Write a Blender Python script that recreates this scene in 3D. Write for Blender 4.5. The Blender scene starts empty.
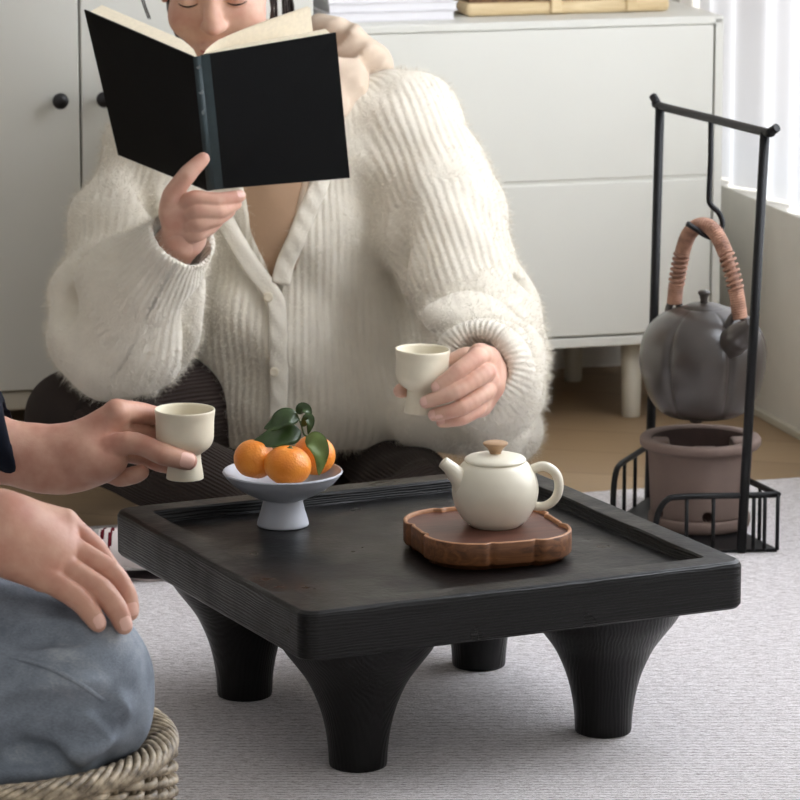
import bpy, bmesh, math, random
import numpy as np
from mathutils import Vector, Matrix, Quaternion

SC = bpy.context.scene
COL = SC.collection
R = math.radians
random.seed(7)
RNG = np.random.default_rng(11)

# ------------------------------------------------------------------ camera, world, lights
CAM_F, CAM_PITCH, CAM_H = 4000.0, 0.20163, 1.218      # focal length in pixels of an 800 px frame
cam_data = bpy.data.cameras.new('camera')
cam_data.sensor_width = 36.0
cam_data.lens = CAM_F * 36.0 / 800.0
cam_data.clip_start, cam_data.clip_end = 0.1, 60
cam_data.dof.use_dof = True
cam_data.dof.focus_distance = 4.25
cam_data.dof.aperture_fstop = 17
cam = bpy.data.objects.new('camera', cam_data)
cam.location = (0, 0, CAM_H)
cam.rotation_euler = (math.pi/2 - CAM_PITCH, 0, 0)
COL.objects.link(cam)
SC.camera = cam

world = bpy.data.worlds.new('daylight'); SC.world = world
world.use_nodes = True
wb = world.node_tree.nodes['Background']
# soft daylight, stronger from the window side than from the room's far side
_wt = world.node_tree
_tc = _wt.nodes.new('ShaderNodeTexCoord'); _sx = _wt.nodes.new('ShaderNodeSeparateXYZ'); _mr = _wt.nodes.new('ShaderNodeMapRange')
_wt.links.new(_tc.outputs['Generated'], _sx.inputs[0]); _wt.links.new(_sx.outputs['X'], _mr.inputs['Value'])
_mr.inputs['From Min'].default_value, _mr.inputs['From Max'].default_value = -1, 1
_mr.inputs['To Min'].default_value, _mr.inputs['To Max'].default_value = 0.35, 0.66
_wt.links.new(_mr.outputs[0], wb.inputs[1])
wb.inputs[0].default_value = (1.0, 0.985, 0.965, 1)

def area(name, loc, target, sx, sy, power, col):
    l = bpy.data.lights.new(name, 'AREA'); l.shape = 'RECTANGLE'
    l.size, l.size_y, l.energy, l.color = sx, sy, power, col
    o = bpy.data.objects.new(name, l); COL.objects.link(o)
    o.location = loc
    o.rotation_euler = (Vector(target) - Vector(loc)).to_track_quat('-Z', 'Z').to_euler()
    return o
area('window_daylight', (1.62, 4.75, 1.45), (0.1, 4.25, 0.15), 0.42, 0.42, 130, (0.95, 0.975, 1.0))
area('daylight_behind_curtain', (1.75, 5.9, 0.9), (0.6, 5.6, 0.55), 1.4, 1.2, 5, (0.93, 0.96, 1.0))

SC.view_settings.view_transform = 'Standard'
SC.view_settings.look = 'None'
SC.view_settings.gamma = 1
SC.view_settings.exposure = 0.2
SC.view_settings.use_curve_mapping = False

# ------------------------------------------------------------------ placing helpers
_c, _s = math.cos(CAM_PITCH), math.sin(CAM_PITCH)
def P(px, py, y):
    """world point at depth y that the photograph shows at (px, py)"""
    a, b = (px-400)/CAM_F, -(py-400)/CAM_F
    d = (a, _c + b*_s, -_s + b*_c)
    t = y/d[1]
    return Vector((d[0]*t, y, CAM_H + d[2]*t))
def PZ(px, py, z=0.0):
    a, b = (px-400)/CAM_F, -(py-400)/CAM_F
    d = (a, _c + b*_s, -_s + b*_c)
    t = (z-CAM_H)/d[2]
    return Vector((d[0]*t, d[1]*t, z))

# ------------------------------------------------------------------ object helpers
def link(name, me, material=None, parent=None):
    o = bpy.data.objects.new(name, me); COL.objects.link(o)
    if material is not None and not me.materials: me.materials.append(material)
    if parent is not None: o.parent = parent
    return o
def tag(o, label, cat, group=None, kind=None):
    o['label'] = label; o['category'] = cat
    if group: o['group'] = group
    if kind: o['kind'] = kind
    return o
def thing(name, label, cat, loc=(0, 0, 0), rz=0.0, group=None):
    o = bpy.data.objects.new(name, None); COL.objects.link(o)
    o.location = loc; o.rotation_euler = (0, 0, rz); o.empty_display_size = 0.05
    return tag(o, label, cat, group)
def struct(o): o['kind'] = 'structure'; return o
def plabel(o, text): o['label'] = text; return o
def smooth(me, on=True): me.polygons.foreach_set('use_smooth', [on]*len(me.polygons))
def mesh_from(name, V, F, smooth_on=True):
    me = bpy.data.meshes.new(name)
    me.from_pydata([tuple(v) for v in V], [], [tuple(f) for f in F])
    me.update()
    if smooth_on: smooth(me)
    return me
def np_mesh(name, V, Q):
    """fast mesh from numpy verts (n,3) and quads (m,4) / tris (m,3)"""
    me = bpy.data.meshes.new(name)
    n, k = Q.shape
    me.vertices.add(len(V)); me.vertices.foreach_set('co', V.astype(np.float32).ravel())
    me.loops.add(n*k); me.loops.foreach_set('vertex_index', Q.astype(np.int32).ravel())
    me.polygons.add(n); me.polygons.foreach_set('loop_start', np.arange(0, n*k, k, dtype=np.int32))
    me.update(calc_edges=True); me.validate()
    me.polygons.foreach_set('use_smooth', [True]*len(me.polygons))
    return me

class MB:
    """collects shapes into one mesh"""
    def __init__(s): s.V, s.F, s.S = [], [], []
    def add(s, V, F, sm=True):
        o = len(s.V); s.V += [tuple(v) for v in V]
        s.F += [tuple(i+o for i in f) for f in F]; s.S += [sm]*len(F); return s
    def box(s, lo, hi, bev=0.0, M=None, seg=2):
        bm = bmesh.new()
        bmesh.ops.create_cube(bm, size=1)
        for v in bm.verts:
            v.co = Vector([(lo[i]+hi[i])/2 + v.co[i]*(hi[i]-lo[i]) for i in range(3)])
        if bev > 0:
            bmesh.ops.bevel(bm, geom=list(bm.edges), offset=bev, segments=seg, profile=0.5, affect='EDGES')
        if M is not None: bm.transform(M)
        bm.verts.index_update()
        s.add([v.co.copy() for v in bm.verts], [[v.index for v in f.verts] for f in bm.faces], False)
        bm.free(); return s
    def lathe(s, prof, c=(0, 0, 0), seg=48, mod=None, M=None):
        """prof: list of (r, z); mod(angle, r, z) -> r"""
        V, F = [], []
        n = len(prof)
        for j in range(seg):
            a = 2*math.pi*j/seg
            for r, z in prof:
                rr = mod(a, r, z) if mod else r
                v = Vector((rr*math.cos(a), rr*math.sin(a), z))
                V.append((M @ v if M is not None else v) + Vector(c))
        for j in range(seg):
            k = (j+1) % seg
            for i in range(n-1):
                F.append((j*n+i, k*n+i, k*n+i+1, j*n+i+1))
        return s.add(V, F)
    def tube(s, pts, r, seg=10, closed=False, caps=True, flat=1.0, up=None):
        """tube through pts; r number or list; flat squashes it along the frame normal"""
        pts = [Vector(p) for p in pts]; n = len(pts)
        rad = r if isinstance(r, (list, tuple)) else [r]*n
        V, F = [], []
        nrm = None
        for i, p in enumerate(pts):
            if closed: t = pts[(i+1) % n] - pts[i-1]
            else: t = pts[min(i+1, n-1)] - pts[max(i-1, 0)]
            t.normalize()
            if nrm is None or up is not None:
                u = Vector(up) if up is not None else (Vector((0, 0, 1)) if abs(t.z) < 0.9 else Vector((1, 0, 0)))
                nrm = (u - t*u.dot(t)).normalized()
            else:
                nrm = (nrm - t*nrm.dot(t)).normalized()
            b = t.cross(nrm)
            for j in range(seg):
                a = 2*math.pi*j/seg
                V.append(p + (nrm*(math.cos(a)*flat) + b*math.sin(a))*rad[i])
        m = n if closed else n-1
        for i in range(m):
            k = (i+1) % n
            for j in range(seg):
                l = (j+1) % seg
                F.append((i*seg+j, k*seg+j, k*seg+l, i*seg+l)[::-1])
        s.add(V, F)
        if caps and not closed:
            o = len(s.V)-len(V)
            s.F.append(tuple(o+j for j in range(seg))); s.S.append(False)
            s.F.append(tuple(o+(n-1)*seg+j for j in reversed(range(seg)))); s.S.append(False)
        return s
    def sphere(s, c, r, seg=20, rings=12, M=None):
        r = r if isinstance(r, (tuple, list)) else (r, r, r)
        V, F = [], []
        for i in range(rings+1):
            t = math.pi*i/rings
            for j in range(seg):
                a = 2*math.pi*j/seg
                v = Vector((r[0]*math.sin(t)*math.cos(a), r[1]*math.sin(t)*math.sin(a), -r[2]*math.cos(t)))
                V.append((M @ v if M is not None else v)+Vector(c))
        for i in range(rings):
            for j in range(seg):
                l = (j+1) % seg
                F.append((i*seg+j, i*seg+l, (i+1)*seg+l, (i+1)*seg+j))
        return s.add(V, F)
    def build(s, name, material, parent=None, weld=True):
        me = bpy.data.meshes.new(name)
        me.from_pydata(s.V, [], s.F); me.update()
        me.polygons.foreach_set('use_smooth', s.S)
        if weld:
            bm = bmesh.new(); bm.from_mesh(me)
            bmesh.ops.remove_doubles(bm, verts=bm.verts, dist=1e-5)
            bmesh.ops.recalc_face_normals(bm, faces=bm.faces)
            bm.to_mesh(me); bm.free()
        return link(name, me, material, parent)

def catmull(pts, n=8, closed=False):
    """smooth curve through pts (vectors or tuples of any length)"""
    pts = [np.array(p, float) for p in pts]; out = []
    m = len(pts)
    rng = range(m if closed else m-1)
    for i in rng:
        p0 = pts[i-1] if (closed or i > 0) else 2*pts[0]-pts[1]
        p1, p2 = pts[i], pts[(i+1) % m]
        p3 = pts[(i+2) % m] if (closed or i+2 < m) else 2*pts[-1]-pts[-2]
        for j in range(n):
            t = j/n
            out.append(0.5*((2*p1)+(-p0+p2)*t+(2*p0-5*p1+4*p2-p3)*t*t+(-p0+3*p1-3*p2+p3)*t**3))
    if not closed: out.append(pts[-1])
    return out
def curve3(pts, n=8, closed=False): return [Vector(p) for p in catmull([tuple(p) for p in pts], n, closed)]

# ------------------------------------------------------------------ smooth-union solids, meshed with surface nets
class SDF:
    def __init__(s, h, k=0.01): s.h, s.k, s.ops = h, k, []
    def cap(s, a, b, ra, rb=None, k=None, flat=None, cut=False, rib=True):
        a, b = np.array(a, float), np.array(b, float); rb = ra if rb is None else rb
        ba = b-a; L2 = max(ba.dot(ba), 1e-12)
        fl = None
        if flat is not None:
            n = np.array(flat[0], float); n /= np.linalg.norm(n); fl = (n, 1/flat[1]-1)
        def f(x, y, z):
            px, py, pz = x-a[0], y-a[1], z-a[2]
            t = np.clip((px*ba[0]+py*ba[1]+pz*ba[2])/L2, 0, 1)
            qx, qy, qz = px-ba[0]*t, py-ba[1]*t, pz-ba[2]*t
            if fl is not None:
                q = (qx*fl[0][0]+qy*fl[0][1]+qz*fl[0][2])*fl[1]
                qx, qy, qz = qx+q*fl[0][0], qy+q*fl[0][1], qz+q*fl[0][2]
            return np.sqrt(qx*qx+qy*qy+qz*qz)-(ra+(rb-ra)*t)
        rr = max(ra, rb)
        s.ops.append((f, np.minimum(a, b)-rr, np.maximum(a, b)+rr, s.k if k is None else k, cut,
                      (a, ba/math.sqrt(L2) if L2 > 1e-10 else np.array([0, 0, 1.]), (ra+rb)/2) if rib else None)); return s
    def chain(s, pts, rad, k=None, flat=None):
        for i in range(len(pts)-1): s.cap(pts[i], pts[i+1], rad[i], rad[i+1], k, flat)
        return s
    def ell(s, c, r, M=None, k=None, cut=False, axis=(0, 0, 1)):
        c, r = np.array(c, float), np.array(r, float)
        Mx = np.eye(3) if M is None else np.array(M, float)      # rows = axes
        def f(x, y, z):
            p = (x-c[0], y-c[1], z-c[2])
            q = [p[0]*Mx[i][0]+p[1]*Mx[i][1]+p[2]*Mx[i][2] for i in range(3)]
            k0 = np.sqrt(sum((q[i]/r[i])**2 for i in range(3)))
            k1 = np.sqrt(sum((q[i]/r[i]**2)**2 for i in range(3)))+1e-9
            return k0*(k0-1)/k1
        e = np.abs(Mx).T @ r
        s.ops.append((f, c-e, c+e, s.k if k is None else k, cut, (c, np.array(axis, float), float(r[:2].mean())))); return s
    def planes(s, pl, lo, hi, k=None, cut=True):
        """intersection of half spaces n.x < d"""
        pl = [(np.array(n, float)/np.linalg.norm(n), d/np.linalg.norm(n)) for n, d in pl]
        def f(x, y, z):
            d = None
            for n, o in pl:
                e = x*n[0]+y*n[1]+z*n[2]-o
                d = e if d is None else np.maximum(d, e)
            return d
        s.ops.append((f, np.array(lo, float), np.array(hi, float), s.k if k is None else k, cut, None)); return s
    def value(s, X):
        """field at points (n,3)"""
        X = np.atleast_2d(np.array(X, float)); d = np.full(len(X), 1.0)
        for f, lo, hi, k, cut, _ in s.ops:
            e = f(X[:, 0], X[:, 1], X[:, 2]); d = SDF._mix(d, e, k, cut)
        return d
    @staticmethod
    def _mix(d, e, k, cut):
        if cut:
            e = -e
            hh = np.maximum(k-np.abs(d-e), 0)/max(k, 1e-9)
            return np.maximum(d, e)+hh*hh*k*0.25
        hh = np.maximum(k-np.abs(d-e), 0)/max(k, 1e-9)
        return np.minimum(d, e)-hh*hh*k*0.25
    def mesh(s):
        h = s.h
        pos = [o for o in s.ops if not o[4]]
        lo = np.min([o[1] for o in pos], axis=0)-3*h-s.k*0.3
        hi = np.max([o[2] for o in pos], axis=0)+3*h+s.k*0.3
        n = np.ceil((hi-lo)/h).astype(int)+1
        ax = [lo[i]+h*np.arange(n[i]) for i in range(3)]
        D = np.full(tuple(n), 1.0, np.float32)
        for f, a, b, k, cut, _ in s.ops:
            m = k+3*h
            i0 = np.clip(np.floor((a-m-lo)/h).astype(int), 0, n-1); i1 = np.clip(np.ceil((b+m-lo)/h).astype(int)+1, 1, n)
            if np.any(i1 <= i0): continue
            x = ax[0][i0[0]:i1[0], None, None]; y = ax[1][None, i0[1]:i1[1], None]; z = ax[2][None, None, i0[2]:i1[2]]
            sl = tuple(slice(i0[i], i1[i]) for i in range(3))
            D[sl] = SDF._mix(D[sl], f(x, y, z).astype(np.float32), k, cut)
        return SDF.nets(D, lo, h)
    @staticmethod
    def nets(D, lo, h):
        I = D < 0
        sh = np.array(D.shape)-1
        offs = [(i, j, k) for i in (0, 1) for j in (0, 1) for k in (0, 1)]
        cnt = np.zeros(tuple(sh), np.int8)
        for o in offs: cnt += I[o[0]:o[0]+sh[0], o[1]:o[1]+sh[1], o[2]:o[2]+sh[2]]
        act = np.argwhere((cnt > 0) & (cnt < 8))
        vals = np.stack([D[act[:, 0]+o[0], act[:, 1]+o[1], act[:, 2]+o[2]] for o in offs], 1)
        acc = np.zeros((len(act), 3)); w = np.zeros(len(act))
        for a in range(8):
            for b in range(a+1, 8):
                df = np.array(offs[b])-np.array(offs[a])
                if np.abs(df).sum() != 1: continue
                m = (vals[:, a] < 0) != (vals[:, b] < 0)
                t = vals[:, a]/(vals[:, a]-vals[:, b]+1e-12)
                p = np.array(offs[a])[None, :]+t[:, None]*df[None, :]
                acc[m] += p[m]; w[m] += 1
        V = lo+(act+acc/w[:, None])*h
        ids = np.full(tuple(sh), -1, np.int64); ids[act[:, 0], act[:, 1], act[:, 2]] = np.arange(len(act))
        Q = []
        for axn in range(3):
            u, v = (axn+1) % 3, (axn+2) % 3
            A = [slice(None)]*3; B = [slice(None)]*3
            A[axn] = slice(0, -1); B[axn] = slice(1, None)
            ch = I[tuple(A)] != I[tuple(B)]
            e = np.argwhere(ch)
            e = e[(e[:, u] > 0) & (e[:, v] > 0) & (e[:, u] < sh[u]) & (e[:, v] < sh[v])]
            sgn = I[tuple(e.T)]
            def g(du, dv):
                q = e.copy(); q[:, u] -= du; q[:, v] -= dv; return ids[q[:, 0], q[:, 1], q[:, 2]]
            q = np.stack([g(1, 1), g(0, 1), g(0, 0), g(1, 0)], 1)
            q[~sgn] = q[~sgn][:, ::-1]
            Q.append(q)
        return V, np.concatenate(Q)
    def ribs(s, V):
        """distance around the nearest limb's axis, for knit ribs and corduroy"""
        best = np.full(len(V), 1e9); u = np.zeros(len(V))
        for f, lo, hi, k, cut, ax in s.ops:
            if cut or ax is None: continue
            d = f(V[:, 0], V[:, 1], V[:, 2])
            o, a, r = ax
            ref = np.array([0, 0, 1.]) if abs(a[2]) < 0.8 else np.array([0, 1., 0])
            e1 = ref-a*ref.dot(a); e1 /= np.linalg.norm(e1); e2 = np.cross(a, e1)
            p = V-o
            ang = np.arctan2(p@e2, p@e1)
            m = d < best
            best[m] = d[m]; u[m] = (ang*r)[m]
        return u

def limb_ribs(V, lines, centre, r0):
    """rib phase on a garment: around each sleeve's bent axis, else around the trunk; second value fades where they meet"""
    best = np.full(len(V), 1e9); second = np.full(len(V), 1e9)
    u = np.arctan2(V[:, 0]-centre[0], -(V[:, 1]-centre[1]))*r0
    dt = np.hypot((V[:, 0]-centre[0])/centre[2], (V[:, 1]-centre[1])/centre[3])*r0-r0
    W = np.ones(len(V)); best = dt.copy(); second = np.full(len(V), 1e9)
    for pts, rad in lines:
        P_ = [np.array(p, float) for p in pts]
        dmin = np.full(len(V), 1e9); ul = np.zeros(len(V)); fade = np.ones(len(V))
        ref = np.array([0.35, -0.9, 0.25])
        for i in range(len(P_)-1):
            a, b = P_[i], P_[i+1]; t = (b-a)/np.linalg.norm(b-a)
            ref = ref-t*ref.dot(t); ref /= np.linalg.norm(ref); e2 = np.cross(t, ref)
            q = V-a; s = np.clip(q@t/np.linalg.norm(b-a), 0, 1)
            d = np.linalg.norm(q-np.outer(s*np.linalg.norm(b-a), t), axis=1)-(rad[i]+(rad[i+1]-rad[i])*s)
            an = np.arctan2(q@e2, q@ref)*0.075
            if i:
                f_ = np.where(np.abs(an-ul) < 0.0015, 1.0, np.clip(np.abs(d-dmin)/0.018, 0, 1)); fade = np.minimum(fade, f_)
            m = d < dmin; dmin[m] = d[m]; ul[m] = an[m]
        m = dmin < best
        second = np.where(m, best, np.minimum(second, dmin)); u[m] = ul[m]; W = np.where(m, fade, W); best = np.where(m, dmin, best)
    return u, W*np.clip((second-best)/0.03, 0, 1)
def surf_y(S, px, py, y0, y1, dflt=None, n=400):
    """depth at which a solid's front lies behind a point of the picture"""
    ys = np.linspace(y0, y1, n); d = S.value(np.array([tuple(P(px, py, y)) for y in ys])); i = int(np.argmax(d < 0))
    return ys[i] if d[i] < 0 else dflt
def crease(S, pp, r, y0, y1, k=0.016, cut=True, off=0.0):
    """a fold (or, with cut=False, a ridge) pressed into the front of a solid along picture points"""
    c = [tuple(p) for p in catmull(pp, 4)]
    Q_ = [(P(a, b, y+off)) for a, b in c for y in [surf_y(S, a, b, y0, y1)] if y is not None]
    n_ = len(Q_)
    for i in range(n_-1):
        f0 = math.sin(math.pi*(0.12+0.76*i/max(1, n_-1))); f1 = math.sin(math.pi*(0.12+0.76*(i+1)/max(1, n_-1)))
        S.cap(Q_[i], Q_[i+1], r*f0, r*f1, k, cut=cut, rib=False)
def join_np(parts):
    Vs, Qs, o = [], [], 0
    for V, Q in parts: Vs.append(V); Qs.append(Q+o); o += len(V)
    return np.concatenate(Vs), np.concatenate(Qs)
def normals(V, Q):
    n = np.cross(V[Q[:, 2]]-V[Q[:, 0]], V[Q[:, 3 if Q.shape[1] > 3 else 1]]-V[Q[:, 1 if Q.shape[1] > 3 else 0]])
    N = np.zeros_like(V)
    for i in range(Q.shape[1]): np.add.at(N, Q[:, i], n)
    return N/(np.linalg.norm(N, axis=1)[:, None]+1e-12)
def wavy(V, f, seed=0):
    """smooth pseudo noise in [-1,1] from a few sines"""
    g = np.random.default_rng(seed); a = np.zeros(len(V))
    for i in range(6):
        d = g.normal(size=3); d /= np.linalg.norm(d)
        a += np.sin(V@d*f*(0.7+0.8*g.random())+g.random()*6.28)
    return a/3.0
def ones_attr(me):
    float_attr(me, 'ribw', np.ones(len(me.vertices)))
def float_attr(me, name, vals):
    at = me.attributes.new(name, 'FLOAT', 'POINT'); at.data.foreach_set('value', np.asarray(vals, np.float32))

# ------------------------------------------------------------------ materials
class NT:
    def __init__(s, name):
        s.m = bpy.data.materials.new(name); s.m.use_nodes = True
        s.t = s.m.node_tree; s.b = s.t.nodes['Principled BSDF']; s.out = s.t.nodes['Material Output']
    def n(s, ty, **kw):
        nd = s.t.nodes.new('ShaderNode'+ty)
        for k, v in kw.items():
            if k in ('ins',): continue
            setattr(nd, k, v)
        for k, v in kw.get('ins', {}).items(): nd.inputs[k].default_value = v
        return nd
    def l(s, a, b): s.t.links.new(a, b)
    def coord(s, scale=(1, 1, 1), rot=(0, 0, 0), kind='Object'):
        tc = s.n('TexCoord'); mp = s.n('Mapping')
        mp.inputs['Scale'].default_value = scale; mp.inputs['Rotation'].default_value = rot
        s.l(tc.outputs[kind], mp.inputs['Vector']); return mp.outputs[0]
    def noise(s, vec, scale, detail=4, rough=0.55, dist=0.0):
        nd = s.n('TexNoise', ins={'Scale': scale, 'Detail': detail, 'Roughness': rough, 'Distortion': dist})
        if vec is not None: s.l(vec, nd.inputs['Vector'])
        return nd.outputs['Fac']
    def ramp(s, fac, stops):
        nd = s.n('ValToRGB'); e = nd.color_ramp.elements
        e[0].position, e[0].color = stops[0][0], (*stops[0][1], 1)
        e[1].position, e[1].color = stops[-1][0], (*stops[-1][1], 1)
        for p, c in stops[1:-1]:
            q = e.new(p); q.color = (*c, 1)
        s.l(fac, nd.inputs[0]); return nd.outputs[0]
    def math(s, op, a, b=None, v=0.5):
        nd = s.n('Math', operation=op)
        s.l(a, nd.inputs[0])
        if b is not None: s.l(b, nd.inputs[1])
        else: nd.inputs[1].default_value = v
        return nd.outputs[0]
    def bump(s, height, strength=0.3, dist=0.002, prev=None):
        nd = s.n('Bump', ins={'Strength': strength, 'Distance': dist})
        s.l(height, nd.inputs['Height'])
        if prev is not None: s.l(prev, nd.inputs['Normal'])
        return nd.outputs[0]
    def base(s, col=None, rough=0.5, spec=0.5, sock=None, normal=None, metal=0.0):
        if sock is not None: s.l(sock, s.b.inputs['Base Color'])
        else: s.b.inputs['Base Color'].default_value = (*col, 1)
        s.b.inputs['Roughness'].default_value = rough
        s.b.inputs['Specular IOR Level'].default_value = spec
        s.b.inputs['Metallic'].default_value = metal
        if normal is not None: s.l(normal, s.b.inputs['Normal'])
        return s.m
def srgb(r, g, b):
    f = lambda c: (c/255/12.92 if c/255 <= 0.04045 else ((c/255+0.055)/1.055)**2.4)
    return (f(r), f(g), f(b))
def simple(name, rgb, rough=0.5, spec=0.5, vary=0.06, scale=20, bumps=0.0, bscale=80, bdist=0.001, metal=0.0):
    t = NT(name); c = srgb(*rgb); v = t.coord()
    col = t.ramp(t.noise(v, scale), [(0.3, tuple(x*(1-vary) for x in c)), (0.7, tuple(min(1, x*(1+vary)) for x in c))])
    nb = t.bump(t.noise(v, bscale, 5), bumps, bdist) if bumps else None
    return t.base(rough=rough, spec=spec, sock=col, normal=nb, metal=metal)

def m_charred(name, sc, bd, fsc, bs):
    t = NT(name)
    v = t.coord(sc); w = t.n('TexWave', bands_direction=bd, ins={'Scale': 3.0, 'Distortion': 9.0, 'Detail': 3.0, 'Detail Scale': 0.7})
    t.l(v, w.inputs['Vector'])
    fine = t.noise(t.coord(fsc), 5, 3)
    h = t.math('ADD', t.math('MULTIPLY', w.outputs['Fac'], v=0.8), t.math('MULTIPLY', fine, v=0.7))
    col = t.ramp(h, [(0.3, srgb(3, 3, 3)), (1.0, srgb(12, 11, 11))])
    rg = t.ramp(t.noise(t.coord(), 14, 4), [(0.3, (0.26,)*3), (0.7, (0.46,)*3)])
    t.l(rg, t.b.inputs['Roughness'])
    nb = t.bump(h, bs, 0.0012)
    m = t.base(rough=0.42, spec=0.3, sock=col, normal=nb); t.l(rg, t.b.inputs['Roughness']); return m
def m_wood(name, dark, light, rough=0.45, scale=1.0, stretch=(3, 26, 26)):
    t = NT(name)
    v = t.coord(tuple(s*scale for s in stretch))
    n1 = t.noise(v, 3.0, 6, 0.6, 1.2)
    col = t.ramp(n1, [(0.28, srgb(*dark)), (0.72, srgb(*light))])
    return t.base(rough=rough, sock=col, normal=t.bump(n1, 0.15, 0.001))
def m_floor():
    t = NT('oak_floor')
    v = t.coord((1, 1, 1), (0, 0, R(15.5)))
    br = t.n('TexBrick', offset=0.37, ins={'Scale': 1.0, 'Mortar Size': 0.0012, 'Brick Width': 1.1, 'Row Height': 0.14,
             'Color1': (*srgb(164, 138, 106), 1), 'Color2': (*srgb(152, 126, 95), 1), 'Mortar': (*srgb(110, 86, 62), 1)})
    t.l(v, br.inputs['Vector'])
    g = t.noise(t.coord((3, 40, 1), (0, 0, R(15.5))), 3, 6, 0.6)
    mx = t.n('MixRGB', blend_type='MULTIPLY', ins={0: 0.45})
    t.l(br.outputs[0], mx.inputs[1]); t.l(t.ramp(g, [(0.3, (0.72, 0.7, 0.68)), (0.7, (1, 1, 1))]), mx.inputs[2])
    return t.base(rough=0.42, sock=mx.outputs[0])
def m_rug():
    t = NT('woven_rug')
    v = t.coord((1, 1, 1), (0, 0, 0))
    n1 = t.noise(t.coord((26, 105, 1), (0, 0, R(-12))), 3.0, 3, 0.65)
    n2 = t.noise(v, 420, 2)
    w = t.n('TexWave', bands_direction='Y', ins={'Scale': 55.0, 'Distortion': 2.5, 'Detail': 2.0, 'Detail Scale': 3.0})
    t.l(v, w.inputs['Vector'])
    h = t.math('ADD', t.math('MULTIPLY', n1, v=0.9), t.math('ADD', t.math('MULTIPLY', n2, v=0.5), t.math('MULTIPLY', w.outputs['Fac'], v=0.4)))
    col = t.ramp(h, [(0.62, srgb(150, 141, 138)), (0.86, srgb(212, 206, 205)), (1.15, srgb(232, 228, 228))])
    return t.base(rough=0.95, spec=0.1, sock=col, normal=t.bump(h, 0.8, 0.003))
def m_knit(name, rgb, pitch, depth, fuzz=0.0006, rough=0.9, var=0.05, strength=0.8, sheen=0.3):
    t = NT(name)
    a = t.n('Attribute', attribute_name='rib')
    wt = t.n('Attribute', attribute_name='ribw')
    s = t.math('MULTIPLY', t.math('SINE', t.math('MULTIPLY', a.outputs['Fac'], v=2*math.pi/pitch)), wt.outputs['Fac'])
    v = t.coord()
    n1 = t.noise(v, 330, 3); n2 = t.noise(v, 25, 3)
    h = t.math('ADD', t.math('MULTIPLY', s, v=0.5), t.math('MULTIPLY', n1, v=fuzz/depth*2))
    c = srgb(*rgb)
    col = t.ramp(n2, [(0.3, tuple(x*(1-var) for x in c)), (0.7, tuple(min(1, x*(1+var)) for x in c))])
    m = t.base(rough=rough, spec=0.15, sock=col, normal=t.bump(h, strength, depth))
    t.b.inputs['Sheen Weight'].default_value = sheen
    return m
def m_skin(name, rgb, red):
    t = NT(name); v = t.coord()
    col = t.ramp(t.noise(v, 26, 4), [(0.32, srgb(*red)), (0.62, srgb(*rgb))])
    nb = t.bump(t.noise(v, 300, 3), 0.12, 0.0008, t.bump(t.noise(v, 60, 3), 0.18, 0.002))
    m = t.base(rough=0.5, spec=0.35, sock=col, normal=nb)
    t.b.inputs['Subsurface Weight'].default_value = 0.12
    t.b.inputs['Subsurface Radius'].default_value = (0.008, 0.003, 0.0015)
    t.b.inputs['Subsurface Scale'].default_value = 0.5
    return m
def m_denim():
    t = NT('washed_denim'); v = t.coord()
    n1 = t.noise(v, 14, 5, 0.6); n2 = t.noise(t.coord((300, 900, 900)), 1.0, 2)
    h = t.math('ADD', n1, t.math('MULTIPLY', n2, v=0.35))
    col = t.ramp(h, [(0.5, srgb(102, 109, 119)), (0.72, srgb(132, 140, 150)), (0.92, srgb(170, 175, 180))])
    return t.base(rough=0.9, spec=0.15, sock=col, normal=t.bump(n2, 0.4, 0.001))
def m_clay(name, rgb, rough, var=0.18, scale=9, bump=0.25):
    t = NT(name); v = t.coord(); c = srgb(*rgb)
    n1 = t.noise(v, scale, 6, 0.6)
    col = t.ramp(n1, [(0.3, tuple(x*(1-var) for x in c)), (0.7, tuple(min(1, x*(1+var)) for x in c))])
    return t.base(rough=rough, spec=0.5, sock=col, normal=t.bump(t.noise(v, 140, 4), bump, 0.0008))
def m_orange():
    t = NT('mandarin_peel'); v = t.coord()
    col = t.ramp(t.noise(v, 30, 3), [(0.3, srgb(232, 128, 30)), (0.7, srgb(244, 156, 56))])
    vo = t.n('TexVoronoi', ins={'Scale': 420.0}); t.l(v, vo.inputs['Vector'])
    return t.base(rough=0.36, spec=0.5, sock=col, normal=t.bump(vo.outputs['Distance'], 0.35, 0.0012))
def m_rattan(name, a, b, sc=90):
    t = NT(name); v = t.coord()
    col = t.ramp(t.noise(v, sc, 4, 0.6), [(0.32, srgb(*a)), (0.68, srgb(*b))])
    return t.base(rough=0.5, sock=col, normal=t.bump(t.noise(v, 500, 2), 0.3, 0.0006))
def m_curtain():
    t = NT('sheer_curtain')
    t.t.nodes.remove(t.b)
    d = t.n('BsdfDiffuse'); d.inputs[0].default_value = (0.82, 0.83, 0.87, 1)
    tr = t.n('BsdfTranslucent'); tr.inputs[0].default_value = (0.84, 0.86, 0.91, 1)
    mx = t.n('MixShader', ins={0: 0.6}); t.l(d.outputs[0], mx.inputs[1]); t.l(tr.outputs[0], mx.inputs[2])
    t.l(mx.outputs[0], t.out.inputs[0]); return t.m

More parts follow.
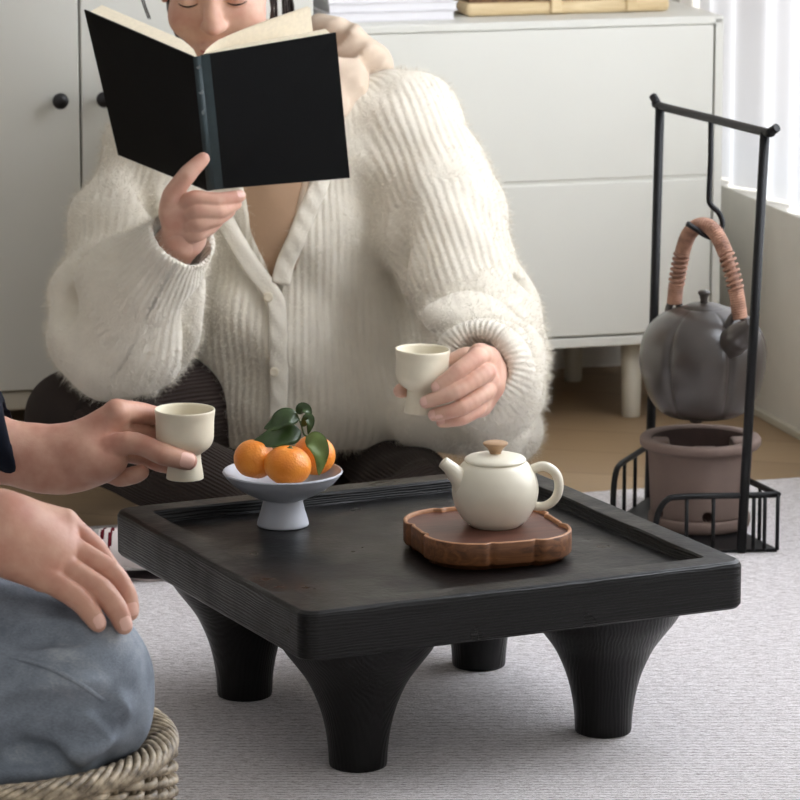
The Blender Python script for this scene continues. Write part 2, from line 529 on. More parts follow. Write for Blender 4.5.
M = {}
M['char'] = m_charred('charred_wood', (4, 4, 34), 'Z', (30, 30, 260), 0.5); M['charleg'] = m_charred('charred_wood_leg', (26, 26, 5), 'X', (160, 160, 10), 0.22)
M['floor'] = m_floor(); M['rug'] = m_rug()
M['wall'] = simple('painted_wall', (222, 218, 209), 0.9, 0.2, 0.02)
M['cabinet'] = simple('cabinet_lacquer', (217, 216, 207), 0.45, 0.4, 0.015, 4)
M['cabinet_leg'] = simple('cabinet_leg_paint', (205, 199, 183), 0.5, 0.4, 0.02)
M['black'] = simple('black_metal', (12, 12, 14), 0.45, 0.3, 0.1, 40, 0.2, 300, 0.0005)
M['knob'] = simple('black_knob', (24, 22, 24), 0.35, 0.5, 0.05)
M['ceramic'] = simple('cream_glaze', (226, 219, 200), 0.3, 0.5, 0.025, 30, 0.05, 60)
M['cup'] = simple('cream_bisque', (222, 213, 190), 0.5, 0.4, 0.03, 40, 0.08, 120)
M['dish'] = simple('grey_glaze', (178, 180, 186), 0.45, 0.4, 0.03, 40)
M['lidwood'] = m_wood('pale_knob_wood', (150, 116, 84), (188, 154, 118), 0.5)
M['traywood'] = m_wood('tray_side_wood', (74, 44, 24), (142, 92, 54), 0.5, 1.6)
M['trayrim'] = m_wood('tray_rim_wood', (146, 98, 64), (190, 140, 100), 0.5)
M['traytop'] = m_wood('tray_top_wood', (74, 42, 32), (104, 64, 50), 0.42, 0.8)
M['orange'] = m_orange()
M['leaf'] = simple('citrus_leaf', (50, 70, 30), 0.38, 0.5, 0.3, 60, 0.3, 90)
M['leafpale'] = simple('citrus_leaf_underside', (104, 122, 64), 0.5, 0.4, 0.2, 60, 0.3, 90)
M['stem'] = simple('green_stem', (72, 84, 36), 0.6)
M['kettle'] = m_clay('dark_clay', (63, 56, 51), 0.33, 0.3, 8, 0.15)
M['kettle'].node_tree.nodes['Principled BSDF'].inputs['Coat Weight'].default_value = 0.35
M['kettle'].node_tree.nodes['Principled BSDF'].inputs['Coat Roughness'].default_value = 0.22
M['stove'] = m_clay('brown_clay', (118, 100, 91), 0.85, 0.12, 12, 0.3)
M['stovein'] = m_clay('dark_inner_clay', (70, 52, 46), 0.9, 0.3, 12, 0.3)
M['rattanwrap'] = m_rattan('reddish_rattan', (118, 82, 64), (172, 128, 104), 60)
M['wicker'] = m_rattan('weathered_wicker', (74, 61, 46), (190, 174, 148), 75)
M['seatweave'] = m_rattan('seat_weave', (112, 94, 68), (186, 166, 130), 90)
M['bamboo'] = m_wood('pale_bamboo', (206, 180, 134), (230, 208, 166), 0.5)
M['basketweave'] = m_rattan('brown_reed', (92, 64, 40), (140, 104, 70), 120)
M['paper'] = simple('white_paper', (232, 230, 232), 0.8, 0.2, 0.02)
M['pages'] = simple('cream_pages', (226, 214, 190), 0.9, 0.1, 0.05, 200)
M['cover'] = simple('black_book_cloth', (7, 9, 10), 0.6, 0.2, 0.12, 50, 0.2, 600, 0.0004)
M['spine'] = simple('dark_teal_book_cloth', (44, 56, 58), 0.55, 0.35, 0.12, 50, 0.2, 600, 0.0004)
M['mark'] = simple('faded_foil', (112, 118, 118), 0.5)
M['skinw'] = m_skin('skin_light', (210, 170, 149), (196, 146, 127))
M['skinm'] = m_skin('skin_tan', (204, 160, 138), (184, 130, 111))
M['nail'] = simple('fingernail', (224, 182, 167), 0.3, 0.5, 0.02)
M['nailm'] = simple('fingernail_tan', (226, 182, 166), 0.3, 0.5, 0.02)
M['lip'] = simple('lips', (178, 100, 92), 0.45)
M['hair'] = simple('dark_hair', (40, 33, 30), 0.5, 0.4, 0.2, 60)
M['sweater'] = m_knit('cream_mohair', (226, 219, 204), 0.0108, 0.0016, strength=0.75)
M['fuzz'] = M['sweater']
M['hood'] = simple('beige_cotton', (205, 186, 166), 0.9, 0.15, 0.05, 20, 0.3, 200)
M['innertop'] = simple('tan_jersey', (176, 146, 120), 0.9, 0.15, 0.05, 20, 0.2, 200)
M['button'] = simple('horn_button', (216, 206, 184), 0.4)
M['cord'] = m_knit('brown_corduroy', (52, 43, 39), 0.0058, 0.0022, 0.0003, 0.85, 0.12, 0.9, 0.03)
M['denim'] = m_denim()
M['navy'] = simple('navy_knit', (20, 23, 33), 0.9, 0.15, 0.1, 60, 0.3, 300)
M['sock'] = simple('pale_sock', (214, 204, 200), 0.95, 0.1, 0.03, 40, 0.3, 300)
M['socktoe'] = simple('grey_sock_knit', (168, 164, 158), 0.95, 0.1, 0.05, 40, 0.3, 300)
M['stripe'] = simple('burgundy_knit', (92, 24, 34), 0.95, 0.1, 0.05, 40, 0.3, 300)
M['understrip'] = simple('dark_understrip', (44, 34, 36), 0.8)
M['curtain'] = m_curtain()
M['frame'] = simple('window_frame_paint', (214, 210, 202), 0.6)
# ------------------------------------------------------------------ the room
PSI = R(15.5)
FC = Vector((0.471, 5.81, 0))                       # right front corner of the drawer chest on the floor
def RM(a, b, z): return FC + Vector((a*math.cos(PSI)-b*math.sin(PSI), a*math.sin(PSI)+b*math.cos(PSI), z))
ROOM = Matrix.Translation(FC) @ Matrix.Rotation(PSI, 4, 'Z')

fl = MB().box((-3.2, 1.8, -0.04), (2.2, 7.4, 0.0)).build('floor', M['floor']); struct(fl)
wb_ = MB().box((-3.2, 0.44, -0.02), (0.22, 0.54, 2.2), M=ROOM).build('wall_back', M['wall']); struct(wb_)
# right wall: a full-height pier by the corner, then a low wall under the window
WR0, WR1 = 0.073, 0.173
wr = MB().box((WR0, -3.6, -0.02), (WR1, 0.40, 0.32), M=ROOM).box((WR0, 0.40, -0.02), (WR1, 0.45, 2.2), M=ROOM)\
    .box((WR0, -3.6, 1.95), (WR1, 0.40, 2.2), M=ROOM).box((WR0, -3.6, 0.32), (WR1, -3.45, 1.95), M=ROOM).build('wall_right', M['wall']); struct(wr)
wf = MB()
for b0, b1, z0, z1 in ((-3.45, 0.40, 0.32, 0.35), (-3.45, 0.40, 1.92, 1.95), (-3.45, -3.41, 0.35, 1.92), (0.36, 0.40, 0.35, 1.92), (-1.66, -1.62, 0.35, 1.92)):
    wf.box((WR1-0.03, b0, z0), (WR1, b1, z1), 0.003, ROOM)
struct(wf.build('window_1', M['frame']))
bb = MB().box((WR0-0.009, -3.6, 0), (WR0, 0.43, 0.012), 0.002, ROOM).build('baseboard_right', M['cabinet_leg']); struct(bb)
cu = MB(); V, F = [], []
n = 260; rows = 6
for i in range(n):
    b = 0.385-2.4*i/(n-1)
    for j in range(rows):
        z = 0.324+1.59*j/(rows-1)
        V.append(ROOM @ Vector((WR0+0.022+0.010*math.sin(i*0.47)+0.006*math.sin(i*0.19+1+0.1*j), b, z)))
for i in range(n-1):
    for j in range(rows-1): F.append((i*rows+j, (i+1)*rows+j, (i+1)*rows+j+1, i*rows+j+1))
cu.add(V, F); o = cu.build('sheer_curtain', M['curtain']); tag(o, 'white sheer curtain hanging in soft folds over the low window sill', 'curtain')

# rug
RUG_A = PZ(612, 503); RUG_B = PZ(800, 478)
rd = Vector((math.cos(R(17)), math.sin(R(17)), 0)); RUG_A = PZ(720, 488) - rd*0.1; rn = Vector((-rd.y, rd.x, 0))
RY = math.atan2(rd.y, rd.x)
RUG = Matrix.Translation(RUG_A) @ Matrix.Rotation(RY, 4, 'Z')
rg = MB().box((-1.6, -2.6, 0.0), (0.265, 0.0, 0.008), 0.003, RUG).build('rug', M['rug'])
tag(rg, 'pale grey flat woven rug lying on the wooden floor under the black table', 'rug')

# drawer chest
ch = thing('drawer_chest', 'low cream chest of two wide drawers on short round legs, behind the sitter\'s shoulder', 'cabinet', FC, PSI)
CW, ZT = 0.61, 0.601
MB().box((-CW, 0.0, 0.12), (-CW+0.014, 0.40, ZT-0.004)).box((-0.012, 0.0, 0.12), (0.0, 0.40, ZT-0.004)).box((-CW, 0.0, ZT-0.012), (0, 0.41, ZT), 0.002)\
    .box((-CW, 0.002, 0.12), (0, 0.40, 0.134), 0.0015).box((-CW+0.01, 0.39, 0.12), (-0.01, 0.40, ZT-0.006)).box((-CW+0.012, 0.0035, 0.361), (-0.012, 0.02, 0.370)).build('carcass', M['cabinet'], ch)
for z0, z1 in ((0.137, 0.363), (0.368, 0.5883)):
    MB().box((-CW+0.016, 0.001, z0), (-0.0145, 0.35, z1), 0.002).build('drawer', M['cabinet'], ch)
for a, b in ((-0.115, 0.06), (-CW+0.10, 0.06), (-0.115, 0.34), (-CW+0.10, 0.34)):
    MB().lathe([(0, 0), (0.012, 0), (0.0135, 0.002), (0.0165, 0.12), (0, 0.12)], (a, b, 0), 24).build('leg', M['cabinet_leg'], ch)

# tall two-door cabinet
tc = thing('tall_cabinet', 'tall cream cabinet with two doors and black round knobs at the left', 'cabinet', FC, PSI)
A1, A0, SEAM = -CW-0.004, -1.296, -0.952
MB().box((A0, 0.02, 0.075), (A1, 0.41, 1.25), 0.003).build('carcass', M['cabinet'], tc)
MB().box((A0, 0.004, 0.072), (A1, 0.03, 0.098), 0.003).build('bottom_rail', M['cabinet_leg'], tc)
for a0, a1, ka in ((A0+0.002, SEAM-0.0015, SEAM-0.032), (SEAM+0.0015, A1-0.002, SEAM+0.030)):
    d = MB().box((a0, -0.001, 0.101), (a1, 0.019, 1.248), 0.002).build('door', M['cabinet'], tc)
    kz = 0.512
    k = MB().lathe([(0, -0.002), (0.005, -0.002), (0.005, 0.012), (0.0105, 0.016), (0.0115, 0.022), (0.0095, 0.027), (0, 0.0285)], (0, 0, 0), 24,
                   M=Matrix.Translation((ka, 0, kz)) @ Matrix.Rotation(R(90), 4, 'X')).build('knob', M['knob'], d)
    plabel(k, 'round black knob')
for a in (A0+0.06, A1-0.06):
    for b in (0.07, 0.35): MB().lathe([(0, 0), (0.014, 0), (0.017, 0.08), (0, 0.08)], (a, b, 0), 20).build('leg', M['cabinet_leg'], tc)

# white books and the reed box on the chest
zb = ZT
for i, (th, da, db, ln, lab) in enumerate((
        (0.013, 0.0, 0.0, 0.19, 'bottom'), (0.012, 0.004, 0.004, 0.19, 'second from the bottom'),
        (0.012, -0.003, 0.002, 0.185, 'third from the bottom'), (0.014, 0.002, -0.002, 0.19, 'fourth from the bottom'), (0.012, -0.004, 0.003, 0.18, 'topmost'))):
    t = thing('paper_book', '', 'book', FC + Matrix.Rotation(PSI, 3, 'Z') @ Vector((-0.392+da-ln, 0.05+db, zb+0.0003)), PSI + (0.01, -0.012, 0.006, -0.005, 0.01)[i], 'white books stacked on the drawer chest')
    t['label'] = f'white paper-covered book, {lab} in the stack on the drawer chest'
    MB().box((0, 0.0015, 0.0015), (ln-0.002, 0.248, th-0.0015)).build('pages', M['paper'], t)
    MB().box((0, 0, 0), (ln, 0.25, 0.0013)).box((0, 0, th-0.0013), (ln, 0.25, th)).box((0, 0, 0.0005), (0.0012, 0.25, th-0.0005)).build('cover', M['paper'], t)
    zb += th+0.0006
bx = thing('reed_box', 'pale bamboo framed box with brown reed sides on top of the drawer chest', 'box', FC + Matrix.Rotation(PSI, 3, 'Z') @ Vector((-0.368, 0.075, ZT)), PSI)
BL, BD, BH = 0.312, 0.24, 0.16
fr = MB()
fr.box((0, 0, 0), (BL, BD, 0.02), 0.007).box((0, 0, BH-0.02), (BL, BD, BH), 0.007)
fr.build('frame', M['bamboo'], bx)
for a in (0.127, 0.243):
    MB().box((a, -0.004, 0.002), (a+0.017, 0.006, BH-0.002), 0.003).build('slat', M['bamboo'], bx)
rd_ = MB()
for i in range(86):
    a = 0.008+(BL-0.016)*i/85
    for b in (0.008, BD-0.008): rd_.tube([(a, b, 0.016), (a, b, BH-0.016)], 0.0019, 6)
for i in range(60):
    b = 0.01+(BD-0.02)*i/59
    for a in (0.008, BL-0.008): rd_.tube([(a, b, 0.016), (a, b, BH-0.016)], 0.0019, 6)
rd_.build('reed_side', M['basketweave'], bx, weld=False)
# ------------------------------------------------------------------ the low black table
TX, TY, TYAW, TZ = 0.023, 4.2125, 0.4464, 0.2111
RUGZ = 0.008
TW, TD, TTH = 0.512, 0.519, 0.0535
tb = thing('tea_table', 'low square black charred-wood tea table with four flared legs on the rug', 'table', (TX, TY, RUGZ), TYAW)
H = TZ-RUGZ-0.0015
def rrect(hx, hy, r, n=5):
    out = []
    for cx, cy, a0 in ((hx-r, hy-r, 0), (-hx+r, hy-r, 90), (-hx+r, -hy+r, 180), (hx-r, -hy+r, 270)):
        for i in range(n+1):
            a = R(a0+90*i/n); out.append((cx+r*math.cos(a), cy+r*math.sin(a)))
    return out
def ringstack(rings):
    V, F = [], []; m = len(rings[0])
    for r in rings: V += r
    for i in range(len(rings)-1):
        for j in range(m):
            k = (j+1) % m
            F.append((i*m+j, i*m+k, (i+1)*m+k, (i+1)*m+j))
    F.append(tuple(reversed(range(m)))); F.append(tuple((len(rings)-1)*m+j for j in range(m)))
    return V, F
hx, hy = TW/2, TD/2
rings = []
for inset, z, r in ((0.010, H-TTH, 0.010), (0.003, H-TTH+0.002, 0.016), (0.0, H-TTH+0.006, 0.018), (0.0, H-0.006, 0.018), (0.0012, H-0.003, 0.018), (0.0035, H-0.0008, 0.016), (0.006, H, 0.014),
                    (0.032, H, 0.006), (0.0335, H-0.001, 0.005), (0.0345, H-0.003, 0.005), (0.035, H-0.013, 0.005), (0.037, H-0.0145, 0.004)):
    rings.append([(x, y, z) for x, y in rrect(hx-inset, hy-inset, r)])
V, F = ringstack(rings)
top = MB(); top.V, top.F, top.S = [tuple(v) for v in V], F, [True]*len(F); top.S[-1] = top.S[-2] = False
o = top.build('tabletop', M['char'], tb)
bv = o.modifiers.new('edge', 'WEIGHTED_NORMAL'); bv.keep_sharp = False
LZ = H-TTH
prof = [(0, 0), (0.0275, 0), (0.0298, 0.0012), (0.0305, 0.004), (0.0316, 0.022), (0.0345, 0.042), (0.0395, 0.062), (0.0460, 0.079), (0.0540, 0.095), (0.0655, 0.111), (0.0775, 0.127), (0.0880, LZ-0.003), (0.0885, LZ), (0, LZ)]
pp = [tuple(p) for p in catmull(prof[3:-2], 4)]
prof = prof[:3]+pp+prof[-2:]
for sx in (-1, 1):
    for sy in (-1, 1):
        m = MB().lathe(prof, (0, 0, 0), 56)
        lg = m.build('leg', M['charleg'], tb); lg.location = (sx*(hx-0.1107), sy*(hy-0.1107), 0)
        lg.rotation_euler = (0, 0, 0.5*sx+0.9*sy)
TS = RUGZ+H-0.0145          # height of the recessed surface
TRIM = RUGZ+H

# lobed wooden tray
tr_c = PZ(487, 539, TS+0.013)
ty = thing('wooden_tray', 'lobed brown wooden tray with raised rim on the black table under the teapot', 'tray', (tr_c.x, tr_c.y, TS+0.0003), 0.32)
def lobe(a, k=1.0):
    # four shallow lobes, a bracket notch between each pair
    q = (a % (math.pi/2))-math.pi/4
    r = 0.0875+0.0045*math.cos(4*q*1.0)
    d = abs(abs(q)-0.50)
    r -= 0.0055*math.exp(-(d/0.036)**2)
    if abs(q) > 0.50: r -= 0.0030*min(1, (abs(q)-0.50)/0.06)
    return r*k*(1+0.10*abs(math.sin(a))**2)
NT_ = 192
TTK = 0.030
def tring(off, z): return [((lobe(2*math.pi*j/NT_)-off)*math.cos(2*math.pi*j/NT_), (lobe(2*math.pi*j/NT_)-off)*math.sin(2*math.pi*j/NT_), z) for j in range(NT_)]
V, F = ringstack([tring(0.008, 0), tring(0.006, 0.004), tring(0.001, 0.0055), tring(0, 0.007), tring(0.0, TTK-0.0012), tring(0.0004, TTK-0.0006), tring(0.0030, TTK-0.0010), tring(0.0046, TTK-0.0062)])
mb = MB(); mb.add(V, F); ob = mb.build('base', M['traywood'], ty)
V, F = [], []
rr = [tring(0.0004, TTK-0.0006), tring(0.0012, TTK), tring(0.0032, TTK), tring(0.0040, TTK-0.0008), tring(0.0042, TTK-0.0042)]
for r in rr: V += r
for i in range(len(rr)-1):
    for j in range(NT_): F.append((i*NT_+j, i*NT_+(j+1) % NT_, (i+1)*NT_+(j+1) % NT_, (i+1)*NT_+j))
mb = MB(); mb.add(V, F); ob2 = mb.build('rim', M['trayrim'], ty); plabel(ob2, 'paler worn rim')
V = tring(0.0042, TTK-0.0042)
# the dark inner board sits just inside the rim
bm_ = MB(); bm_.add(V+[(x, y, TTK-0.0005-0.0055) for x, y, z in V], [tuple(range(NT_))]+[(j, (j+1) % NT_, NT_+(j+1) % NT_, NT_+j) for j in range(NT_)], False)
pb = bm_.build('tray_board', M['traytop'], ty); plabel(pb, 'dark reddish brown inner board')
# carve the base: keep base below the board
for v in ob.data.vertices:
    pass
TBZ = TS+0.0003+TTK-0.0042

# teapot
tp_c = PZ(495, 525, TBZ)
tp = thing('teapot', 'round cream ceramic teapot with wooden lid knob, standing on the lobed tray', 'teapot', (tp_c.x, tp_c.y, TBZ+0.0002), 0)
body = catmull([(0.0265, 0.0), (0.0285, 0.0015), (0.0355, 0.008), (0.0435, 0.022), (0.0468, 0.038), (0.0445, 0.053), (0.0385, 0.0645), (0.0335, 0.0695), (0.031, 0.0705)], 6)
mb = MB().lathe([(0, 0.001), (0.025, 0.001)]+[tuple(p) for p in body]+[(0.028, 0.070), (0.027, 0.066), (0, 0.066)], (0, 0, 0), 72)
pot = mb.build('body', M['ceramic'], tp)
lid = MB().lathe([(0, 0.0695), (0.029, 0.0695), (0.0325, 0.0702), (0.0335, 0.0715), (0.0332, 0.073), (0.0305, 0.0752), (0.022, 0.0775), (0.012, 0.0788), (0, 0.0792)], (0, 0, 0), 64).build('lid', M['ceramic'], tp)
kb = MB().lathe([(0, 0.0782), (0.0062, 0.0782), (0.0063, 0.0802), (0.0085, 0.0845), (0.0132, 0.0888), (0.0136, 0.0905), (0.012, 0.0915), (0, 0.0911)], (0, 0, 0), 40).build('knob', M['lidwood'], lid); plabel(kb, 'pale wooden flared knob')
def tpp(px, py, dy=0.0): return P(px, py, tp_c.y+dy) - Vector((tp_c.x, tp_c.y, TBZ))
sp = curve3([tpp(466, 487, -0.012), tpp(459, 478, -0.014), tpp(451, 469, -0.016), tpp(443, 462, -0.017)], 6)
rs = list(np.interp(np.linspace(0, 1, len(sp)), [0, 0.35, 0.75, 1], [0.0145, 0.0105, 0.0075, 0.0066]))
mb = MB().tube(sp, rs, 20, caps=False)
e = sp[-1]; dr = (sp[-1]-sp[-2]).normalized()
mb.tube([e, e+dr*0.0004, e-dr*0.004, e-dr*0.012], [0.0066, 0.0056, 0.0046, 0.0042], 20, caps=True)
mb.build('spout', M['ceramic'], tp)
hd = curve3([tpp(527, 477), tpp(533, 469.5), tpp(545, 466.5), tpp(556, 474), tpp(559, 487), tpp(555, 499), tpp(545, 506), tpp(534, 506), tpp(526, 502)], 6)
rs = list(np.interp(np.linspace(0, 1, len(hd)), [0, 0.1, 0.5, 0.88, 1], [0.0068, 0.0054, 0.0050, 0.0048, 0.0062]))
MB().tube(hd, rs, 16, up=(0, 1, 0)).build('handle', M['ceramic'], tp)

# pedestal dish
ds_c = PZ(283, 525, TS)
ds = thing('pedestal_dish', 'pale grey pedestal dish of mandarins on the black table', 'dish', (ds_c.x, ds_c.y, TS+0.0003))
dprof = [(0, 0.0305), (0.018, 0.0305), (0.026, 0.0312), (0.042, 0.0385), (0.0575, 0.0495), (0.0655, 0.0590), (0.0662, 0.0605), (0.0655, 0.0618), (0.0642, 0.0612), (0.0615, 0.0575), (0.054, 0.0515), (0.04, 0.0432), (0.02, 0.0375), (0, 0.036)]
MB().lathe([tuple(p) for p in catmull(dprof, 4)], (0, 0, 0), 80).build('bowl', M['dish'], ds)
MB().lathe([(0, 0.0005), (0.0262, 0.0005), (0.0282, 0.0), (0.0288, 0.0012), (0.0282, 0.004), (0.0245, 0.0165), (0.0222, 0.0265), (0.0225, 0.0312), (0, 0.0312)], (0, 0, 0), 64).build('pedestal', M['dish'], ds)
DB = TS+0.0003

# mandarins
def leaf_mesh(pts, width, fold=0.25, curl=0.0, side=(0, 0, 1)):
    """leaf along the curve pts"""
    c = curve3(pts, 6); n = len(c); V, F = [], []
    cols = 9
    for i, p in enumerate(c):
        t = (c[min(i+1, n-1)]-c[max(i-1, 0)]).normalized()
        up = Vector(side); up = (up-t*up.dot(t)).normalized(); b = t.cross(up)
        s = i/(n-1); w = width*(math.sin(math.pi*min(1, s**0.8))**0.8)*(1-0.25*s)+0.0004
        for j in range(cols):
            q = (j/(cols-1)-0.5)*2
            V.append(p+b*(q*w)+up*(abs(q)*w*fold+curl*math.sin(9*s+3*q)*w*0.2))
    for i in range(n-1):
        for j in range(cols-1): F.append((i*cols+j, (i+1)*cols+j, (i+1)*cols+j+1, i*cols+j+1))
    top = len(V)
    V2 = [v-Vector((0, 0, 0.0006)) for v in V]
    F2 = [tuple(reversed([k+top for k in f])) for f in F]
    E_ = []
    for i in range(n-1):
        for j in (0, cols-1):
            a, b_ = i*cols+j, (i+1)*cols+j
            E_.append((a, b_, b_+top, a+top))
    return V+V2, F+F2+E_
def mandarin(label, c, r, sq, tilt, rz, group):
    t = thing('mandarin', label, 'mandarin', c, rz, group)
    Mt = Matrix.Rotation(tilt[0], 4, 'X') @ Matrix.Rotation(tilt[1], 4, 'Y')
    n = 26; pr = []
    for i in range(n+1):
        a = math.pi*i/n
        rr_, zz = r*math.sin(a), -r*sq*math.cos(a)
        zz -= 0.0028*math.exp(-((rr_/0.0055)**2))*(1 if zz > 0 else -0.8)
        pr.append((rr_, zz))
    f = MB().lathe(pr, (0, 0, 0), 44, mod=lambda a, r_, z: r_*(1+0.010*math.sin(3*a+1)+0.006*math.sin(7*a)), M=Mt).build('fruit', M['orange'], t)
    MB().lathe([(0, 0.0022), (0.0016, 0.0022), (0.0022, 0.0008), (0.0042, 0.0002), (0.0046, -0.0008), (0, -0.0012)], tuple(Mt @ Vector((0, 0, r*sq-0.0024))), 12,
               mod=lambda a, r_, z: r_*(1+0.25*math.cos(5*a)) if z < 0.0005 else r_, M=Mt).build('calyx', M['stem'], t)
    return t
gA = 'mandarins in the pedestal dish'
def ly(dy): return ds_c.y+dy
m1 = P(255, 459, ly(-0.006)); m2 = P(288, 465.5, ly(-0.030)); m3 = P(314, 455, ly(0.023))
mandarin('mandarin at the left of the pedestal dish with its dry green calyx upward', m1, 0.0236, 0.93, (-0.1, 0.25), 0.3, gA)
mandarin('front mandarin in the pedestal dish, nearest the dish rim', m2, 0.0262, 0.84, (0.12, 0.05), 1.1, gA)
t3 = mandarin('leafy mandarin at the right of the dish, behind the front one', m3, 0.0240, 0.92, (0.1, -0.2), 2.0, gA)
def lf(name, pts, w, mt, fold, side):
    V, F = leaf_mesh([Vector(p) for p in pts], w, fold, 0.5, side)
    mb = MB(); mb.add(V, F); o = mb.build(name, mt, None, weld=False); o.parent = t3
    o.matrix_parent_inverse = (Matrix.Translation(m3) @ Matrix.Rotation(2.0, 4, 'Z')).inverted(); return o
jy = 0.004
J = P(302, 436, ly(jy))
so = MB().tube(curve3([P(309, 437, ly(0.006)), P(304, 434, ly(0.004)), P(301, 424, ly(0.004)), P(296, 413, ly(0.005))], 5), 0.0011, 8).build('twig', M['stem'], t3)
so.matrix_parent_inverse = (Matrix.Translation(m3) @ Matrix.Rotation(2.0, 4, 'Z')).inverted()
lf('leaf', [P(301, 431, ly(0.003)), P(288, 434, ly(-0.004)), P(270, 439, ly(-0.010)), P(252, 442, ly(-0.010))], 0.0155, M['leaf'], 0.18, (0.1, -0.75, 0.6))
lf('leaf', [P(299, 419, ly(0.004)), P(288, 417, ly(0.0)), P(275, 424, ly(-0.002)), P(264, 428, ly(0.0))], 0.0125, M['leaf'], 0.2, (0.1, -0.7, 0.7))
lf('leaf', [P(297, 413, ly(0.006)), P(302, 408, ly(0.004)), P(308, 411, ly(0.002)), P(310, 419, ly(0.002))], 0.0065, M['leaf'], 0.2, (0.3, -0.8, 0.5))
lf('leaf', [P(302, 426, ly(0.002)), P(308, 418, ly(-0.002)), P(310, 424, ly(-0.004)), P(308, 434, ly(-0.004))], 0.0060, M['leaf'], 0.2, (0.3, -0.8, 0.5))
lb = lf('leaf', [P(306, 437, ly(-0.012)), P(315, 441, ly(-0.022)), P(321, 455, ly(-0.026)), P(319, 475, ly(-0.024))], 0.0125, M['leafpale'], 0.12, (0.35, -0.9, 0.25))
plabel(lb, 'pale underside of a hanging leaf')

# two footed cups
def cup(label, c, group='cream footed cups'):
    t = thing('footed_cup', label, 'cup', c, 0, group)
    pr = [(0.0195, 0.0008), (0.0205, 0.0), (0.0209, 0.0012), (0.0200, 0.008), (0.0184, 0.018), (0.0178, 0.0255), (0.0182, 0.0285), (0.0225, 0.0315), (0.0285, 0.037), (0.0318, 0.0445), (0.0325, 0.053), (0.0326, 0.066), (0.0334, 0.0735), (0.0338, 0.0775)]
    pr = [(0, 0.002), (0.018, 0.002)]+[tuple(p) for p in catmull(pr, 4)]
    inn = [(0.0334, 0.0790), (0.0322, 0.0788), (0.0314, 0.0765), (0.0302, 0.066), (0.0300, 0.05), (0.0275, 0.0405), (0.02, 0.035), (0, 0.0335)]
    MB().lathe(pr, (0, 0, 0), 64).lathe([pr[-1]]+inn, (0, 0, 0), 64).build('bowl', M['cup'], t)
    return t
CYM, CYW = 4.36, 4.80
cm = P(185, 478, CYM); cw = P(421, 412, CYW)
cup_m = cup('cream footed cup held by the hand reaching in from the left', cm)
cup_w = cup('cream footed cup held by the person in the cream cardigan', cw)
cup_m.rotation_euler = (0, R(0.5), 0); cup_w.rotation_euler = (0, R(1.5), 0)
# ------------------------------------------------------------------ stove, kettle and their wire stand
SX, SY = 0.3905, 5.085
ZP = 0.0125 
PN = PZ(741, 559); PL = Vector((0.335, 5.25, 0))
PNt = P(765, 132, PN.y); PLt = P(660, 106, 5.25)
st = thing('kettle_stand', 'tall black wire stand with a hook and low guard rail, beside the table', 'stand', (SX, SY, RUGZ))
def lo(v): return Vector(v)-Vector((SX, SY, RUGZ))
A_ = PZ(777, 549, 0.012); B_ = A_ + (PL-PN)*0.62 + Vector((-0.012, 0.01, 0)); C_ = PZ(613, 521, 0.012); D_ = PZ(655, 552, 0.012)
hexa = [PN, A_, B_, PL, C_, D_]
hexa = [Vector((v.x, v.y, 0)) for v in hexa]
mb = MB()
V = [lo((v.x, v.y, RUGZ+0.0005)) for v in hexa]+[lo((v.x, v.y, RUGZ+0.0045)) for v in hexa]
k = len(hexa)
mb.add(V, [tuple(reversed(range(k))), tuple(range(k, 2*k))]+[(i, (i+1) % k, k+(i+1) % k, k+i) for i in range(k)], False)
mb.build('base_plate', M['black'], st)
for b, t in ((PN, PNt), (PL, PLt)):
    MB().tube([lo((b.x, b.y, RUGZ+0.001)), lo(t)], 0.0062, 14).build('post', M['black'], st)
d = (PNt-PLt).normalized()
bar = curve3([lo(PLt-d*0.014+Vector((-0.004, 0, 0.012))), lo(PLt-d*0.007+Vector((-0.002, 0, 0.005))), lo(PLt), lo(PLt.lerp(PNt, 0.5)), lo(PNt), lo(PNt+d*0.010+Vector((0.0035, 0, 0.002))), lo(PNt+d*0.018+Vector((0.007, 0, 0.0075)))], 6)
MB().tube(bar, 0.0056, 12).build('crossbar', M['black'], st)
HY = SY-0.003
hk = curve3([PLt.lerp(PNt, 0.5), P(710.5, 160, HY), P(709, 196, HY), P(711, 205, HY-0.001), P(719, 213, HY-0.003), P(722.5, 223, HY-0.005), P(720, 232, HY-0.008), P(713, 237.5, HY-0.012), P(704, 234.5, HY-0.016), P(696, 229, HY-0.019), P(687, 223.5, HY-0.022)], 7)
MB().tube([lo(v) for v in hk], 0.0036, 12).build('hook', M['black'], st)
RZ = 0.083
def up(v, z): return Vector((v.x, v.y, z))
def rail(pts): return MB().tube([lo(p) for p in pts], 0.0040, 10).build('guard_rail', M['black'], st)
def arc_end(v, to, z):
    dd = (to-v); dd.z = 0; dd.normalize()
    return [up(v, RUGZ+0.004), up(v, z*0.5), up(v+dd*0.004, z*0.78), up(v+dd*0.014, z*0.95), up(v+dd*0.03, z)]
near = arc_end(D_, PN, RZ)+[up(PN, RZ)]
rail(curve3(near, 5)+[up(PN.lerp(A_, 0.5), RZ), up(A_, RZ), up(A_.lerp(B_, 0.5), RZ), up(B_, RZ), up(PL, RZ)])
rail(curve3(arc_end(C_, PL, RZ), 5)+[up(PL, RZ)])
def bars(a, b, ts):
    for t in ts:
        p = a.lerp(b, t); MB().tube([lo(up(p, RUGZ+0.003)), lo(up(p, RZ))], 0.0026, 8).build('guard_bar', M['black'], st)
bars(D_, PN, (0.36, 0.67)); bars(PN, A_, (0.33, 0.64)); bars(A_, B_, (0.0, 0.25, 0.5, 0.78)); bars(B_, PL, (0.0, 0.5)); bars(C_, PL, (0.3, 0.6))

